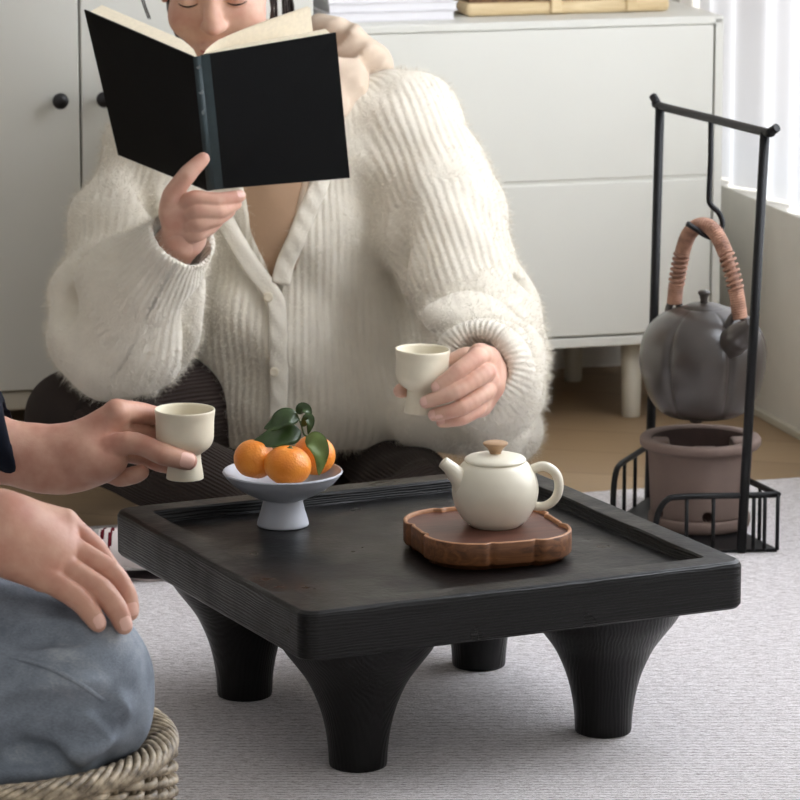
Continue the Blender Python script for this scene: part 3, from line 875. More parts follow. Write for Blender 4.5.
# clay stove
sv = thing('clay_stove', 'brown unglazed clay charcoal stove standing inside the wire stand, under the kettle', 'stove', (SX, SY, RUGZ+0.0048))
def svz(py, y): return P(700, py, y).z - RUGZ-0.0048
zr = svz(436, SY)
base = MB().lathe([(0, 0), (0.063, 0), (0.0655, 0.002), (0.067, 0.008), (0.0665, 0.014), (0.0655, 0.0165), (0.060, 0.017), (0, 0.017)], (0, 0, 0), 64,
    mod=lambda a, r, z: r).build('base_dish', M['stove'], sv)
pr = [(0, 0.0175), (0.0628, 0.0175), (0.0635, 0.019), *[(0.0636+0.0044*q/14, 0.021+(zr-0.016-0.021)*q/14) for q in range(1, 15)], (0.0705, zr-0.0135), (0.0762, zr-0.0125), (0.0786, zr-0.0095), (0.0788, zr-0.003), (0.0770, zr), (0.0655, zr-0.0005), (0.0635, zr-0.003)]
pr += [(0.060, zr-0.016), (0.057, zr-0.05), (0.056, 0.030), (0.05, 0.026), (0, 0.025)]
wl = MB().lathe(pr, (0, 0, 0), 96).build('wall', M['stove'], sv)
wl.data.materials.append(M['stovein'])  # darker clay colour for the faces inside the mouth
for p in wl.data.polygons:
    c = p.center
    if math.hypot(c.x, c.y) < 0.0625 and 0.02 < c.z < zr-0.008: p.material_index = 1
# two air holes through the wall
cut = MB()
for px in (707, 661):
    ax = P(px, 517, SY-0.06).x-SX; hz = P(px, 517, SY-0.06).z-RUGZ-0.0048
    ax = max(-0.060, min(0.060, ax)); n_ = Vector((ax, -math.sqrt(0.0642**2-ax**2), 0)).normalized()
    cut.lathe([(0, 0.045), (0.0066, 0.045), (0.0066, 0.08), (0, 0.08)], (0, 0, 0), 24, M=Matrix.Translation((0, 0, hz)) @ n_.to_track_quat('Z', 'Y').to_matrix().to_4x4())
co = cut.build('cutter', M['stovein'], sv)
bo = wl.modifiers.new('holes', 'BOOLEAN'); bo.operation = 'DIFFERENCE'; bo.object = co; bo.solver = 'EXACT'
bpy.context.view_layer.update()
nm = bpy.data.meshes.new_from_object(wl.evaluated_get(bpy.context.evaluated_depsgraph_get()))
wl.modifiers.clear(); wl.data = nm; nm.name = 'wall'
bpy.data.objects.remove(co)
for i in range(3):     # lugs inside the mouth that carry the kettle
    a = R((5, 178, 272)[i])
    MB().box((0.040, -0.017, zr-0.022), (0.064, 0.017, zr-0.004), 0.004, Matrix.Rotation(a, 4, 'Z')).build('support_lug', M['stove'], sv)
# kettle
KB = P(705, 421, SY); KT = P(705, 302, SY)
KZ = P(705, 414, SY).z
kt = thing('clay_kettle', 'dark clay pumpkin-ribbed kettle with rattan-bound handle hanging from the stand hook', 'kettle', (SX+0.002, SY, KZ))
def kl(v): return Vector(v)-Vector((SX+0.002, SY, KZ))
kh = KT.z-KZ-0.004
kp = [(0, 0.0), (0.040, 0.0), (0.0505, 0.002), (0.062, 0.011), (0.0735, 0.031), (0.0812, 0.056), (0.0838, 0.078), (0.0805, 0.100), (0.071, 0.118), (0.056, 0.131), (0.040, 0.1385), (0.026, 0.1425), (0.0, 0.145)]
sc = kh/0.145
kp = [tuple(p) for p in catmull([(r, z*sc) for r, z in kp], 5)]
def ribbed(a, r, z):
    w = abs(math.sin(3*(a+R(68))))
    amt = math.sin(math.pi*min(1, max(0, z/(0.145*sc))))**0.6
    return r*(1-0.075*amt*math.exp(-(w/0.16)**2)-0.02*amt*(1-w))
MB().lathe(kp, (0, 0, 0), 180, mod=ribbed).build('body', M['kettle'], kt)
MB().lathe([(0, -0.011), (0.0075, -0.011), (0.0085, -0.009), (0.010, 0.001), (0, 0.001)], (-0.008, 0, 0), 24).build('foot', M['kettle'], kt)
kz = 0.1405*sc
ld = MB().lathe([(0.0285, kz-0.002), (0.0285, kz+0.0015), (0.0275, kz+0.0025), (0.020, kz+0.0055), (0.010, kz+0.0075), (0, kz+0.008)], (0, 0, 0), 40).build('lid', M['kettle'], kt)
MB().lathe([(0, kz+0.006), (0.0055, kz+0.007), (0.0048, kz+0.011), (0.0060, kz+0.0165), (0.0082, kz+0.020), (0.0080, kz+0.0225), (0.005, kz+0.024), (0, kz+0.0244)], (0, 0, 0), 24).build('knob', M['kettle'], ld)
ks = SDF(0.0016, 0.010)
a1, a2, a3 = kl(P(729, 345, SY-0.058)), kl(P(740, 336, SY-0.080)), kl(P(751, 326, SY-0.094))
ks.cap(a1, a2, 0.0205, 0.016).cap(a2, a3, 0.0155, 0.0105)
dd = (a3-a2).normalized()
ks.cap(a3-dd*0.006, a3+dd*0.02, 0.0072, 0.0072, 0.002, cut=True)
V, Q = ks.mesh(); link('spout', np_mesh('spout', V, Q), M['kettle'], kt)
L1 = P(674, 307, SY+0.02); L2 = P(739.5, 326, SY-0.045)
def lug(cn, px0, px1, ytop, ybot, y, yb):
    pts = curve3([P(px0, ybot, yb), P(px0+1, (ytop+ybot)/2, y), P((px0+px1)/2, ytop, y), P(px1-1, (ytop+ybot)/2, y), P(px1, ybot, yb)], 6)
    MB().tube([kl(v) for v in pts], 0.0048, 12).build('lug', M['kettle'], kt)
lug('a', 668, 681, 297, 318, SY+0.022, SY+0.020)
lug('b', 727, 748, 313, 336, SY-0.052, SY-0.054)
hpts = [P(674.5, 303, SY+0.022), P(676, 286, SY+0.020), P(681, 258, SY+0.014), P(689, 234, SY+0.004), P(702, 225, SY-0.012), P(715, 232, SY-0.026), P(727, 257, SY-0.042), P(735, 285, SY-0.050), P(740, 318, SY-0.054)]
hc_ = curve3(hpts, 8)
core = MB().tube([kl(v) for v in hc_], 0.0068, 12).build('handle', M['rattanwrap'], kt)
# rattan binding: a close helix with two looser stretches
wr_ = []
N_ = 1500
L_ = np.array([tuple(v) for v in hc_]); cum = np.concatenate([[0], np.cumsum(np.linalg.norm(np.diff(L_, axis=0), axis=1))]); cum /= cum[-1]
phase = 0
for i in range(N_):
    s = i/(N_-1)
    p = Vector([np.interp(s, cum, L_[:, k]) for k in range(3)]); q = Vector([np.interp(min(1, s+0.01), cum, L_[:, k]) for k in range(3)]); q0 = Vector([np.interp(max(0, s-0.01), cum, L_[:, k]) for k in range(3)])
    t = (q-q0).normalized(); u_ = Vector((0.3, 0.9, 0.1)); u_ = (u_-t*u_.dot(t)).normalized(); b_ = t.cross(u_)
    loose = (0.10 < s < 0.26) or (0.68 < s < 0.86)
    phase += (0.16 if loose else 0.36)
    rr_ = 0.0092 if loose else 0.0082
    wr_.append(kl(p+(u_*math.cos(phase)+b_*math.sin(phase))*rr_))
MB().tube(wr_, 0.0022, 6).build('rattan_binding', M['rattanwrap'], core)
# ------------------------------------------------------------------ hands
def finger(S, pts, r, k=0.004):
    """bent, tapering finger; the joints swell a little"""
    n = 5
    C = catmull([(p[0], p[1], p[2], q) for p, q in zip(pts, r)], n)
    for i in range(len(C)-1):
        def rad(m):
            t = m/n; f = abs(t-round(t)); inner = 0 < round(t) < len(pts)-1
            return C[m][3]*(0.97+(0.05*max(0, 1-f/0.3) if inner else 0.0))
        S.cap(C[i][:3], C[i+1][:3], rad(i), rad(i+1), k if i == 0 else min(k, 0.0022))
def nail(S, tip, base, out, w, ln, r, parent, mat):
    """thin curved plate fitted on the back of a finger tip of the solid S; out = direction it faces"""
    tip, base, out = Vector(tip), Vector(base), Vector(out)
    d = (tip-base).normalized(); out = (out-d*out.dot(d)).normalized(); b = d.cross(out)
    V, F = [], []; nu, nv = 10, 9
    for i in range(nu+1):
        s = i/nu
        ww = w*(1-0.55*max(0, (s-0.75)/0.25)**2)*(1-0.35*max(0, (0.22-s)/0.22)**2)
        for j in range(nv+1):
            q = (j/nv-0.5)*2
            V.append(tip+d*(r*0.62+ln*(s-1))+b*(ww*q)+out*r*1.05)
    for it_ in range(8):
        val = S.value(np.array([tuple(v) for v in V]))
        V = [v-out*float(np.clip(e, -0.003, 0.003))*0.9 for v, e in zip(V, val)]
    V = [v+out*0.00045 for v in V]
    for i in range(nu):
        for j in range(nv): F.append((i*(nv+1)+j, (i+1)*(nv+1)+j, (i+1)*(nv+1)+j+1, i*(nv+1)+j+1))
    mb = MB(); mb.add(V, F)
    mb.add([v-out*0.0008 for v in V], [tuple(reversed(f)) for f in F])
    return mb.build('fingernail', mat, parent, weld=False)

# ------------------------------------------------------------------ the book
bk = thing('open_book', 'open black clothbound book held up in front of the face', 'book', P(200, 125, 4.97))
BO = P(200, 125, 4.97)
def bl(v): return Vector(v)-BO
sT, sB = P(193, 57, 4.925), P(207, 191, 5.005)
lT, lB = P(84, 10, 4.995), P(118, 155, 5.075)
rT, rB = P(336, 33, 4.965), P(350, 178, 5.045)
SW = 0.0135                                  # spine width
def slab(a, b, c, d, n, t0, t1, name, mat, bev=None):
    """plate over corners a b c d pushed from t0 to t1 along n"""
    V = [bl(p+n*t0) for p in (a, b, c, d)]+[bl(p+n*t1) for p in (a, b, c, d)]
    mb = MB(); mb.add(V, [(3, 2, 1, 0), (4, 5, 6, 7), (0, 1, 5, 4), (1, 2, 6, 5), (2, 3, 7, 6), (3, 0, 4, 7)], False)
    return mb.build(name, mat, bk)
rdir = (rT-sT).normalized(); ldir = (lT-sT).normalized()
sTr, sBr = sT+rdir*SW*0.75, sB+rdir*SW*0.75
nL = (lT-sT).cross(sB-sT).normalized()
if nL.y < 0: nL = -nL
nR = (rT-sTr).cross(sBr-sTr).normalized()
if nR.y < 0: nR = -nR
slab(sT, sB, lB, lT, nL, 0, 0.0022, 'cover', M['cover'])
slab(sTr, sBr, rB, rT, nR, 0, 0.0022, 'cover', M['cover'])
# spine: shallow round strip between the boards
V, F = [], []
for e, (a, b) in enumerate(((sT, sTr), (sB, sBr))):
    for j in range(9):
        q = j/8; m = a.lerp(b, q); bul = -0.0022*math.sin(math.pi*q)
        V.append(bl(m+Vector((0, bul, 0)))); V.append(bl(m+Vector((0, bul+0.0018, 0))))
for j in range(8):
    o0, i0, o1, i1 = 2*j, 2*j+1, 2*j+2, 2*j+3
    F += [(o0, o1, o1+18, o0+18), (i1, i0, i0+18, i1+18), (o0, i0, i1, o1), (o0+18, o1+18, i1+18, i0+18)]
mb = MB(); mb.add(V, F); spn = mb.build('spine', M['spine'], bk); plabel(spn, 'dark teal spine strip with faded marks')
joint = MB()
jn = (rT-sTr).normalized()
V = [bl(sTr+jn*0.0-nR*0.0004), bl(sBr-nR*0.0004), bl(sBr+(rB-sBr).normalized()*0.011-nR*0.0004), bl(sTr+jn*0.011-nR*0.0004)]
V += [v+nR*0.0006 for v in V]
joint.add(V, [(0, 1, 2, 3), (7, 6, 5, 4), (0, 4, 5, 1), (1, 5, 6, 2), (2, 6, 7, 3), (3, 7, 4, 0)], False)
joint.build('hinge', M['spine'], spn)
for q, w, hgt in ((0.075, 0.0028, 0.0065), (0.26, 0.003, 0.0065), (0.40, 0.0018, 0.011)):
    m = sT.lerp(sB, q).lerp(sTr.lerp(sBr, q), 0.55)+Vector((0, -0.0024, 0))
    V, F = [], []
    for j in range(14):
        a = 2*math.pi*j/14; V.append(bl(m+Vector((w*math.cos(a), 0, hgt/2*math.sin(a)))))
    V += [v+Vector((0, 0.0006, 0)) for v in V]
    F = [tuple(range(14)), tuple(reversed(range(14, 28)))]+[(j, 14+j, 14+(j+1) % 14, (j+1) % 14) for j in range(14)]
    mb = MB(); mb.add(V, F, False); mb.build('foil_mark', M['mark'], spn)
# page blocks
def block(s0, s1, o1, o0, n, t, ins, flare):
    """pages behind a board: rounded at the fore edge, curving into the gutter"""
    V, F = [], []
    nu, nv = 14, 5
    up_ = (s0-s1).normalized(); out = (o0-s0).normalized()
    for e, (s_, o_) in enumerate(((s0-up_*0.003, o0-up_*0.003), (s1+up_*0.003, o1+up_*0.003))):
        for i in range(nu+1):
            u = i/nu
            for j in range(nv+1):
                v = j/nv
                p = s_.lerp(o_, 0.0+u*0.972)
                th = t*(0.25+0.75*min(1, u/0.22)**0.6)
                lift = flare*(u**1.5)*v*(1.0 if e == 0 else 0.55)
                V.append(bl(p+n*(0.0023+th*v+lift)-out*(0.004*v*u)))
    A = (nu+1)*(nv+1)
    for i in range(nu):
        for j in range(nv):
            a = i*(nv+1)+j; b = (i+1)*(nv+1)+j
            F += [(a, a+1, b+1, b), (A+a, A+b, A+b+1, A+a+1)]
        a, b = i*(nv+1), (i+1)*(nv+1); F.append((a, b, A+b, A+a))
        a, b = a+nv, b+nv; F.append((b, a, A+a, A+b))
    for j in range(nv):
        a = j; F.append((a, A+a, A+a+1, a+1)); a = nu*(nv+1)+j; F.append((a+1, A+a+1, A+a, a))
    mb = MB(); mb.add(V, F, False); return mb.build('page_block', M['pages'], bk)
block(sT, sB, lB, lT, nL, 0.024, 0, 0.0)
block(sTr, sBr, rB, rT, nR, 0.013, 0, 0.004)
# loose leaves standing up on the right side
upv = (sTr-sBr).normalized()
for kf, (ang, ln, hh) in enumerate(((0.405, 1.0, 1.0), (0.43, 1.0, 1.0))):
    V, F = [], []; nu = 16
    for e in range(2):
        s_, o_ = (sTr, rT) if e == 0 else (sBr, rB)
        s_ = s_+(-upv if e == 0 else upv)*0.003; o_ = o_+(-upv if e == 0 else upv)*0.003
        L = (o_-s_).length*ln; d_ = (o_-s_).normalized()
        for i in range(nu+1):
            u = i/nu
            a = ang*(1+0.9*(1-u)**2)
            V.append(bl(s_+d_*(L*u*math.cos(ang))+nR*(0.010*min(1, u*6)+L*math.sin(ang)*(u**0.62))))
    for i in range(nu): F.append((i, i+1, nu+2+i, nu+1+i))
    nV = len(V)
    mb = MB(); mb.add(V+[v+nR*0.0003 for v in V], F+[tuple(x+nV for x in reversed(f)) for f in F]); mb.build('page', M['pages'], bk, weld=False)

# ------------------------------------------------------------------ the person in the cream cardigan
wo = thing('person', 'person in a fluffy cream cardigan sitting cross-legged, reading a black book', 'person', (-0.09, 5.40, 0.0))
WO = Vector((-0.09, 5.40, 0.0))
def place(o): o.parent = wo; o.matrix_parent_inverse = Matrix.Translation(-WO); return o
def sdf_obj(name, S, mat, rib=False, disp=None, attr=True):
    V, Q = S.mesh()
    if disp is not None: V = V + normals(V, Q)*disp(V)[:, None]
    me = np_mesh(name, V, Q)
    if rib: float_attr(me, 'rib', S.ribs(V)); ones_attr(me)
    return link(name, me, mat), V, Q

# --- joints
shL, shR = P(166, 155, 5.32), P(408, 130, 5.33)
elL, elR = P(116, 322, 5.12), P(482, 335, 5.13)
wrL, wrR = P(180, 240, 4.985), P(492, 374, 4.885)
neck0, neck1 = P(268, 95, 5.34), P(240, 48, 5.26)
chest = P(295, 210, 5.36); pelvis = P(300, 385, 5.42)

# --- body skin: head, neck, trunk, arms, hands in one mesh
parts = []
HC = P(219, -24, 5.205)                                   # middle of the head
pit, rol, yw = R(20), R(-3), R(-4)
HM = Matrix.Rotation(yw, 3, 'Z') @ Matrix.Rotation(pit, 3, 'X') @ Matrix.Rotation(rol, 3, 'Y')   # local: x right, -y face, z up
def hp(x, y, z): return HC + HM @ Vector((x, y, z))
hm_rows = [tuple(HM.col[i]) for i in range(3)]
hd_ = SDF(0.0022, 0.012)
def he(c, r, k=0.012, cut=False): hd_.ell(hp(*c), r, hm_rows, k, cut)
he((0, 0.012, 0.035), (0.073, 0.090, 0.080))
he((0, -0.018, -0.030), (0.058, 0.068, 0.078), 0.03)
he((0, -0.052, -0.088), (0.026, 0.024, 0.020), 0.03)
for sx in (-1, 1):
    he((sx*0.038, -0.058, -0.030), (0.024, 0.022, 0.024), 0.025)
    he((sx*0.032, -0.088, 0.006), (0.017, 0.014, 0.011), 0.010, True)
    he((sx*0.031, -0.073, 0.004), (0.0145, 0.0125, 0.0125), 0.003)
    he((sx*0.076, 0.010, -0.008), (0.008, 0.018, 0.031), 0.006)
    he((sx*0.0105, -0.092, -0.028), (0.0070, 0.008, 0.0065), 0.006)
hd_.chain([hp(0, -0.083, 0.010), hp(0, -0.095, -0.014), hp(0, -0.103, -0.026)], [0.0075, 0.0080, 0.0088], 0.012)
he((0, -0.086, -0.060), (0.022, 0.010, 0.0065), 0.006)
he((0, -0.083, -0.071), (0.018, 0.010, 0.0070), 0.006)
hd_.cap(neck0, neck1, 0.056, 0.052, 0.03)
parts.append(hd_.mesh())
tk = SDF(0.006, 0.05)
tk.ell(chest, (0.155, 0.105, 0.17)).ell(pelvis, (0.15, 0.115, 0.13)).cap(chest, pelvis, 0.11).cap(neck0, chest, 0.06, 0.10)
tk.cap(shL, shR, 0.046).chain([shL, elL, wrL], [0.040, 0.036, 0.028], 0.03).chain([shR, elR, wrR], [0.040, 0.036, 0.028], 0.03)
tk.planes([((0, 0, 1), 0.014)], (-1, 4.5, -0.3), (1, 6, 0.014), 0.006)
parts.append(tk.mesh())
# right hand (photo left) under the book's spine
hl = SDF(0.0013, 0.006)
yb = 4.975
pL = [P(180, 243, yb+0.010), P(176, 222, yb-0.003)]
hl.cap(wrL+Vector((-0.01, 0.01, -0.01)), pL[0], 0.026, 0.0245, 0.012, flat=((0.5, -0.85, 0), 0.8))
hl.cap(P(180, 242, yb+0.006), P(177, 212, yb-0.002), 0.0225, 0.0215, 0.012, flat=((0.4, -0.9, 0.1), 0.75))
hl.cap(P(192, 238, yb+0.004), P(192, 211, yb-0.008), 0.019, 0.019, 0.012, flat=((0.4, -0.9, 0.1), 0.8))
finger(hl, [P(170, 214, yb+0.002), P(173, 195, yb-0.010), P(188, 174, yb-0.018), P(203, 159, yb-0.014)], [0.0150, 0.0125, 0.0108, 0.0088], 0.006)
finger(hl, [P(184, 206, yb-0.008), P(195, 199, yb-0.020), P(218, 200, yb-0.022), P(240, 196, yb-0.012)], [0.0115, 0.0105, 0.0092, 0.0078], 0.003)
finger(hl, [P(188, 216, yb-0.010), P(199, 211, yb-0.024), P(220, 211, yb-0.024), P(236, 204, yb-0.010)], [0.0115, 0.0105, 0.0090, 0.0076], 0.003)
finger(hl, [P(190, 226, yb-0.010), P(200, 223, yb-0.024), P(217, 219, yb-0.020), P(230, 211, yb-0.006)], [0.0110, 0.0100, 0.0086, 0.0074], 0.003)
finger(hl, [P(188, 236, yb-0.006), P(198, 234, yb-0.018), P(210, 228, yb-0.014), P(220, 219, yb-0.002)], [0.0100, 0.0090, 0.0078, 0.0068], 0.003)
parts.append(hl.mesh())
# left hand (photo right) round the cup
hr = SDF(0.0013, 0.006)
yc = CYW
hr.cap(wrR+Vector((0.004, 0.01, 0)), P(487, 374, yc+0.045), 0.027, 0.027, 0.012, flat=((0.9, -0.3, 0), 0.8))
hr.cap(P(484, 362, yc+0.028), P(480, 356, yc+0.006), 0.022, 0.016, 0.012)
hr.cap(P(486, 384, yc+0.030), P(485, 382, yc+0.006), 0.024, 0.018, 0.012)
hr.cap(P(478, 402, yc+0.030), P(478, 404, yc+0.010), 0.020, 0.016, 0.012)
hr.cap(P(470, 378, yc+0.026), P(470, 392, yc+0.022), 0.022, 0.020, 0.012)
finger(hr, [P(481, 357, yc+0.012), P(476, 358, yc-0.012), P(458, 371, yc-0.029), P(437, 387, yc-0.032)], [0.0130, 0.0108, 0.0094, 0.0080], 0.003)
finger(hr, [P(486, 372, yc+0.012), P(483, 374, yc-0.014), P(456, 391, yc-0.035), P(426, 402, yc-0.032)], [0.0130, 0.0112, 0.0098, 0.0082], 0.003)
finger(hr, [P(486, 389, yc+0.012), P(485, 392, yc-0.012), P(462, 407, yc-0.034), P(434, 415, yc-0.031)], [0.0125, 0.0108, 0.0094, 0.0078], 0.003)
finger(hr, [P(477, 404, yc+0.014), P(477, 409, yc-0.008), P(462, 418, yc-0.025), P(442, 422, yc-0.024)], [0.0115, 0.0096, 0.0084, 0.0072], 0.003)
finger(hr, [P(480, 366, yc+0.040), P(466, 358, yc+0.042), P(440, 370, yc+0.040), P(412, 386, yc+0.033), P(400, 391, yc+0.022)], [0.0160, 0.0130, 0.0115, 0.0100, 0.0085], 0.006)
parts.append(hr.mesh())
V, Q = join_np(parts)
body_w = place(link('body', np_mesh('body', V, Q), M['skinw']))
for tip, base in (((437, 387, yc-0.031), (458, 371, yc-0.034)), ((426, 402, yc-0.030), (456, 391, yc-0.042)), ((434, 415, yc-0.029), (462, 408, yc-0.040)), ((442, 421, yc-0.024), (462, 419, yc-0.028))):
    nail(hr, P(*tip), P(*base), (-0.25, -1, 0.35), 0.0050, 0.0098, 0.0080, body_w, M['nail'])
nail(hl, P(240, 196, yb-0.012), P(218, 200, yb-0.022), (0.35, -0.7, 0.6), 0.0052, 0.0100, 0.0078, body_w, M['nail'])
# face details
for sx in (-1, 1):
    c = [hp(sx*0.031+q*0.0135, -0.0852+0.006*q*q+0.001, 0.0000-0.0022*(1-q*q)) for q in np.linspace(-1, 1, 9)]
    MB().tube(c, [0.0004, 0.0009, 0.0011, 0.0012, 0.0012, 0.0012, 0.0011, 0.0009, 0.0004], 6).build('eyelash', M['hair'], body_w)
    c = [hp(sx*(0.014+0.032*q), -0.0855+0.014*q*q, 0.022+0.006*math.sin(math.pi*min(1, q*1.1))) for q in np.linspace(0, 1, 9)]
    MB().tube(c, [0.0012, 0.002, 0.0023, 0.0023, 0.0022, 0.002, 0.0017, 0.0013, 0.0006], 6, flat=0.5).build('eyebrow', M['hair'], body_w)
lp = SDF(0.0012, 0.003)
lp.chain([hp(-0.021, -0.084, -0.065), hp(-0.008, -0.0945, -0.0615), hp(0.008, -0.0945, -0.0615), hp(0.021, -0.084, -0.065)], [0.0015, 0.0036, 0.0036, 0.0015])
lp.chain([hp(-0.019, -0.084, -0.067), hp(-0.006, -0.0925, -0.070), hp(0.006, -0.0925, -0.070), hp(0.019, -0.084, -0.067)], [0.0014, 0.0042, 0.0042, 0.0014])
V, Q = lp.mesh(); link('lips', np_mesh('lips', V, Q), M['lip'], body_w)

# --- hair
hs = SDF(0.004, 0.02)
hs.ell(hp(0, 0.022, 0.046), (0.0775, 0.092, 0.080), hm_rows)
hs.ell(hp(0, 0.075, -0.01), (0.07, 0.05, 0.08), hm_rows)
hs.ell(hp(0, -0.088, -0.038), (0.064, 0.062, 0.094), hm_rows, 0.014, True)
hs.ell(hp(0, 0.120, -0.03), (0.040, 0.036, 0.042), hm_rows)
V, Q = hs.mesh()
V = V+normals(V, Q)*(0.0008*np.sin((V@np.array(hm_rows[0]))*1100+2*wavy(V, 60, 3)))[:, None]
vh, qh = V, Q
hmb = MB(); hmb.add([Vector(v) for v in vh], [tuple(q) for q in qh])
for i in range(20):
    sx = 1 if i % 2 else -1
    a = RNG.random(); w = RNG.normal(size=3)*0.004
    x0 = sx*(0.052+0.016*a)
    pts = [hp(x0*0.7, -0.040+0.05*a, 0.105-0.02*a), hp(x0*1.18, -0.020+0.05*a+w[0], 0.045), hp(x0*1.24+w[1], 0.0+0.05*a, -0.02), hp(x0*1.20+w[2], 0.02+0.045*a, -0.085), hp(x0*1.05+w[1], 0.04+0.03*a, -0.14)]
    hmb.tube(curve3(pts, 6), 0.0021, 6)
for dx, dz in ((-0.090, 0.0), (-0.0925, 0.002)):
    pts = [hp(-0.05, -0.045, 0.10), hp(dx, -0.052, 0.055+dz), hp(dx-0.005, -0.052, 0.02), hp(dx-0.003, -0.050, -0.01), hp(dx+0.002, -0.048, -0.035)]
    hmb.tube(curve3(pts, 8), [0.0010]*32+[0.0004], 6)
ha = place(hmb.build('hair', M['hair'], None, weld=False))

# --- inner top, hood
it = SDF(0.005, 0.04)
it.ell(chest, (0.168, 0.116, 0.185)).ell(pelvis, (0.16, 0.125, 0.13)).cap(chest, pelvis, 0.125)
it.cap(shL, shR, 0.060).cap(neck0+Vector((0, 0, 0.012)), chest, 0.066, 0.11, 0.03)
it.planes([((0, 0, 1), 0.013)], (-1, 4.5, -0.3), (1, 6, 0.013), 0.006)
o, V, Q = sdf_obj('inner_top', it, M['innertop'], disp=lambda V: 0.003*wavy(V, 45, 5)); place(o)
hdS = SDF(0.004, 0.018)
hdpts = [P(222, 150, 5.20), P(205, 110, 5.24), P(200, 80, 5.33), P(225, 60, 5.44), P(280, 48, 5.47), P(330, 50, 5.42), P(352, 62, 5.35), P(345, 92, 5.28), P(330, 125, 5.235)]
hdS.chain([tuple(p) for p in hdpts], [0.012, 0.020, 0.030, 0.036, 0.038, 0.034, 0.030, 0.022, 0.012])
hdS.chain([P(320, 34, 5.36), P(346, 44, 5.34), P(366, 62, 5.34), P(380, 90, 5.36)], [0.024, 0.028, 0.028, 0.018])
for pp, r in (([(322, 78), (345, 52), (372, 32)], 0.010), ([(342, 98), (362, 70), (392, 48)], 0.010), ([(318, 48), (332, 34), (350, 20)], 0.009), ([(352, 108), (372, 84), (394, 70)], 0.007)): crease(hdS, pp, r, 5.05, 5.5, 0.012)
hdS.chain([P(326, 62, 5.28), P(350, 78, 5.29), P(362, 105, 5.29)], [0.016, 0.020, 0.014])
o, V, Q = sdf_obj('hood', hdS, M['hood'], disp=lambda V: 0.005*wavy(V, 60, 8)); place(o)

# the hood's front edge, a flat strip down the inner top
hs_pts = []
for px, py in ((318, 150), (311, 180), (304, 212), (296, 245), (289, 268)):
    ys = np.linspace(5.05, 5.45, 300); d = it.value(np.array([tuple(P(px, py, y)) for y in ys])); hs_pts.append(P(px, py, ys[int(np.argmax(d < 0))]-0.002))
place(MB().tube(curve3(hs_pts, 6), 0.011, 12, flat=0.3, up=(0, -1, 0)).build('hood_edge', M['hood'], None))
# --- cardigan
sw = SDF(0.004, 0.035)
sw.ell(chest+Vector((0.0, 0.005, -0.005)), (0.182, 0.135, 0.195)).ell(P(302, 330, 5.37), (0.190, 0.150, 0.16)).ell(P(326, 394, 5.385), (0.200, 0.175, 0.115))
sw.cap(shL+Vector((0.02, 0, 0)), shR+Vector((-0.02, 0, 0)), 0.076)
sw.cap(P(300, 95, 5.40), P(320, 100, 5.42), 0.075)
sw.chain([shL, P(134, 235, 5.24), elL], [0.077, 0.078, 0.084], 0.03)
sw.chain([elL, P(142, 298, 5.06)], [0.084, 0.076], 0.03).cap(P(142, 298, 5.06), P(176, 246, 4.992), 0.070, 0.050, 0.03)
sw.ell(P(124, 345, 5.10), (0.080, 0.075, 0.058)).ell(P(84, 305, 5.14), (0.04, 0.05, 0.05))
sw.ell(P(150, 345, 5.06), (0.052, 0.06, 0.052))
sw.chain([shR, P(440, 215, 5.27), elR], [0.078, 0.082, 0.076], 0.03)
sw.chain([elR, P(492, 372, 4.99), P(482, 366, 4.895)], [0.074, 0.064, 0.056], 0.025)
sw.ell(P(482, 300, 5.15), (0.062, 0.06, 0.045)).ell(P(466, 318, 5.03), (0.06, 0.05, 0.030), k=0.012).ell(P(499, 395, 5.08), (0.055, 0.08, 0.055))
sw.ell(P(497, 428, 5.20), (0.058, 0.10, 0.042)).cap(P(420, 425, 5.21), P(512, 434, 5.24), 0.036)
sw.ell(P(490, 345, 4.94), (0.052, 0.035, 0.032), k=0.012)
# folds
for a, b, r in (((395, 180, 5.20), (402, 330, 5.18), 0.012), ((440, 300, 5.16), (520, 285, 5.14), 0.010), ((445, 322, 5.09), (520, 335, 5.05), 0.010), ((128, 150, 5.215), (165, 260, 5.165), 0.008),
                ((190, 300, 5.02), (180, 395, 5.10), 0.014), ((352, 200, 5.20), (360, 400, 5.20), 0.006), ((60, 312, 5.06), (110, 270, 5.10), 0.008)):
    sw.cap(P(*a), P(*b), r, r*0.7, 0.03, cut=True)
# arm holes at the cuffs
dL = (P(176, 246, 4.992)-P(138, 300, 5.06)).normalized()
sw.cap(P(176, 246, 4.992)-dL*0.03, P(176, 246, 4.992)+dL*0.10, 0.036, 0.040, 0.004, cut=True)
dR = (P(482, 366, 4.895)-P(497, 372, 4.99)).normalized()
sw.cap(P(482, 366, 4.895)-dR*0.035, P(482, 366, 4.895)+dR*0.10, 0.037, 0.041, 0.004, cut=True)
cL = P(182, 237, 4.978); sw.planes([(-dL, -dL.dot(cL))], cL-Vector((0.09,)*3), cL+Vector((0.09,)*3), 0.004)
cR = P(480, 365, 4.868); sw.planes([(-dR, -dR.dot(cR))], cR-Vector((0.09, 0.09, 0.09)), cR+Vector((0.09, 0.02, 0.09)), 0.004)
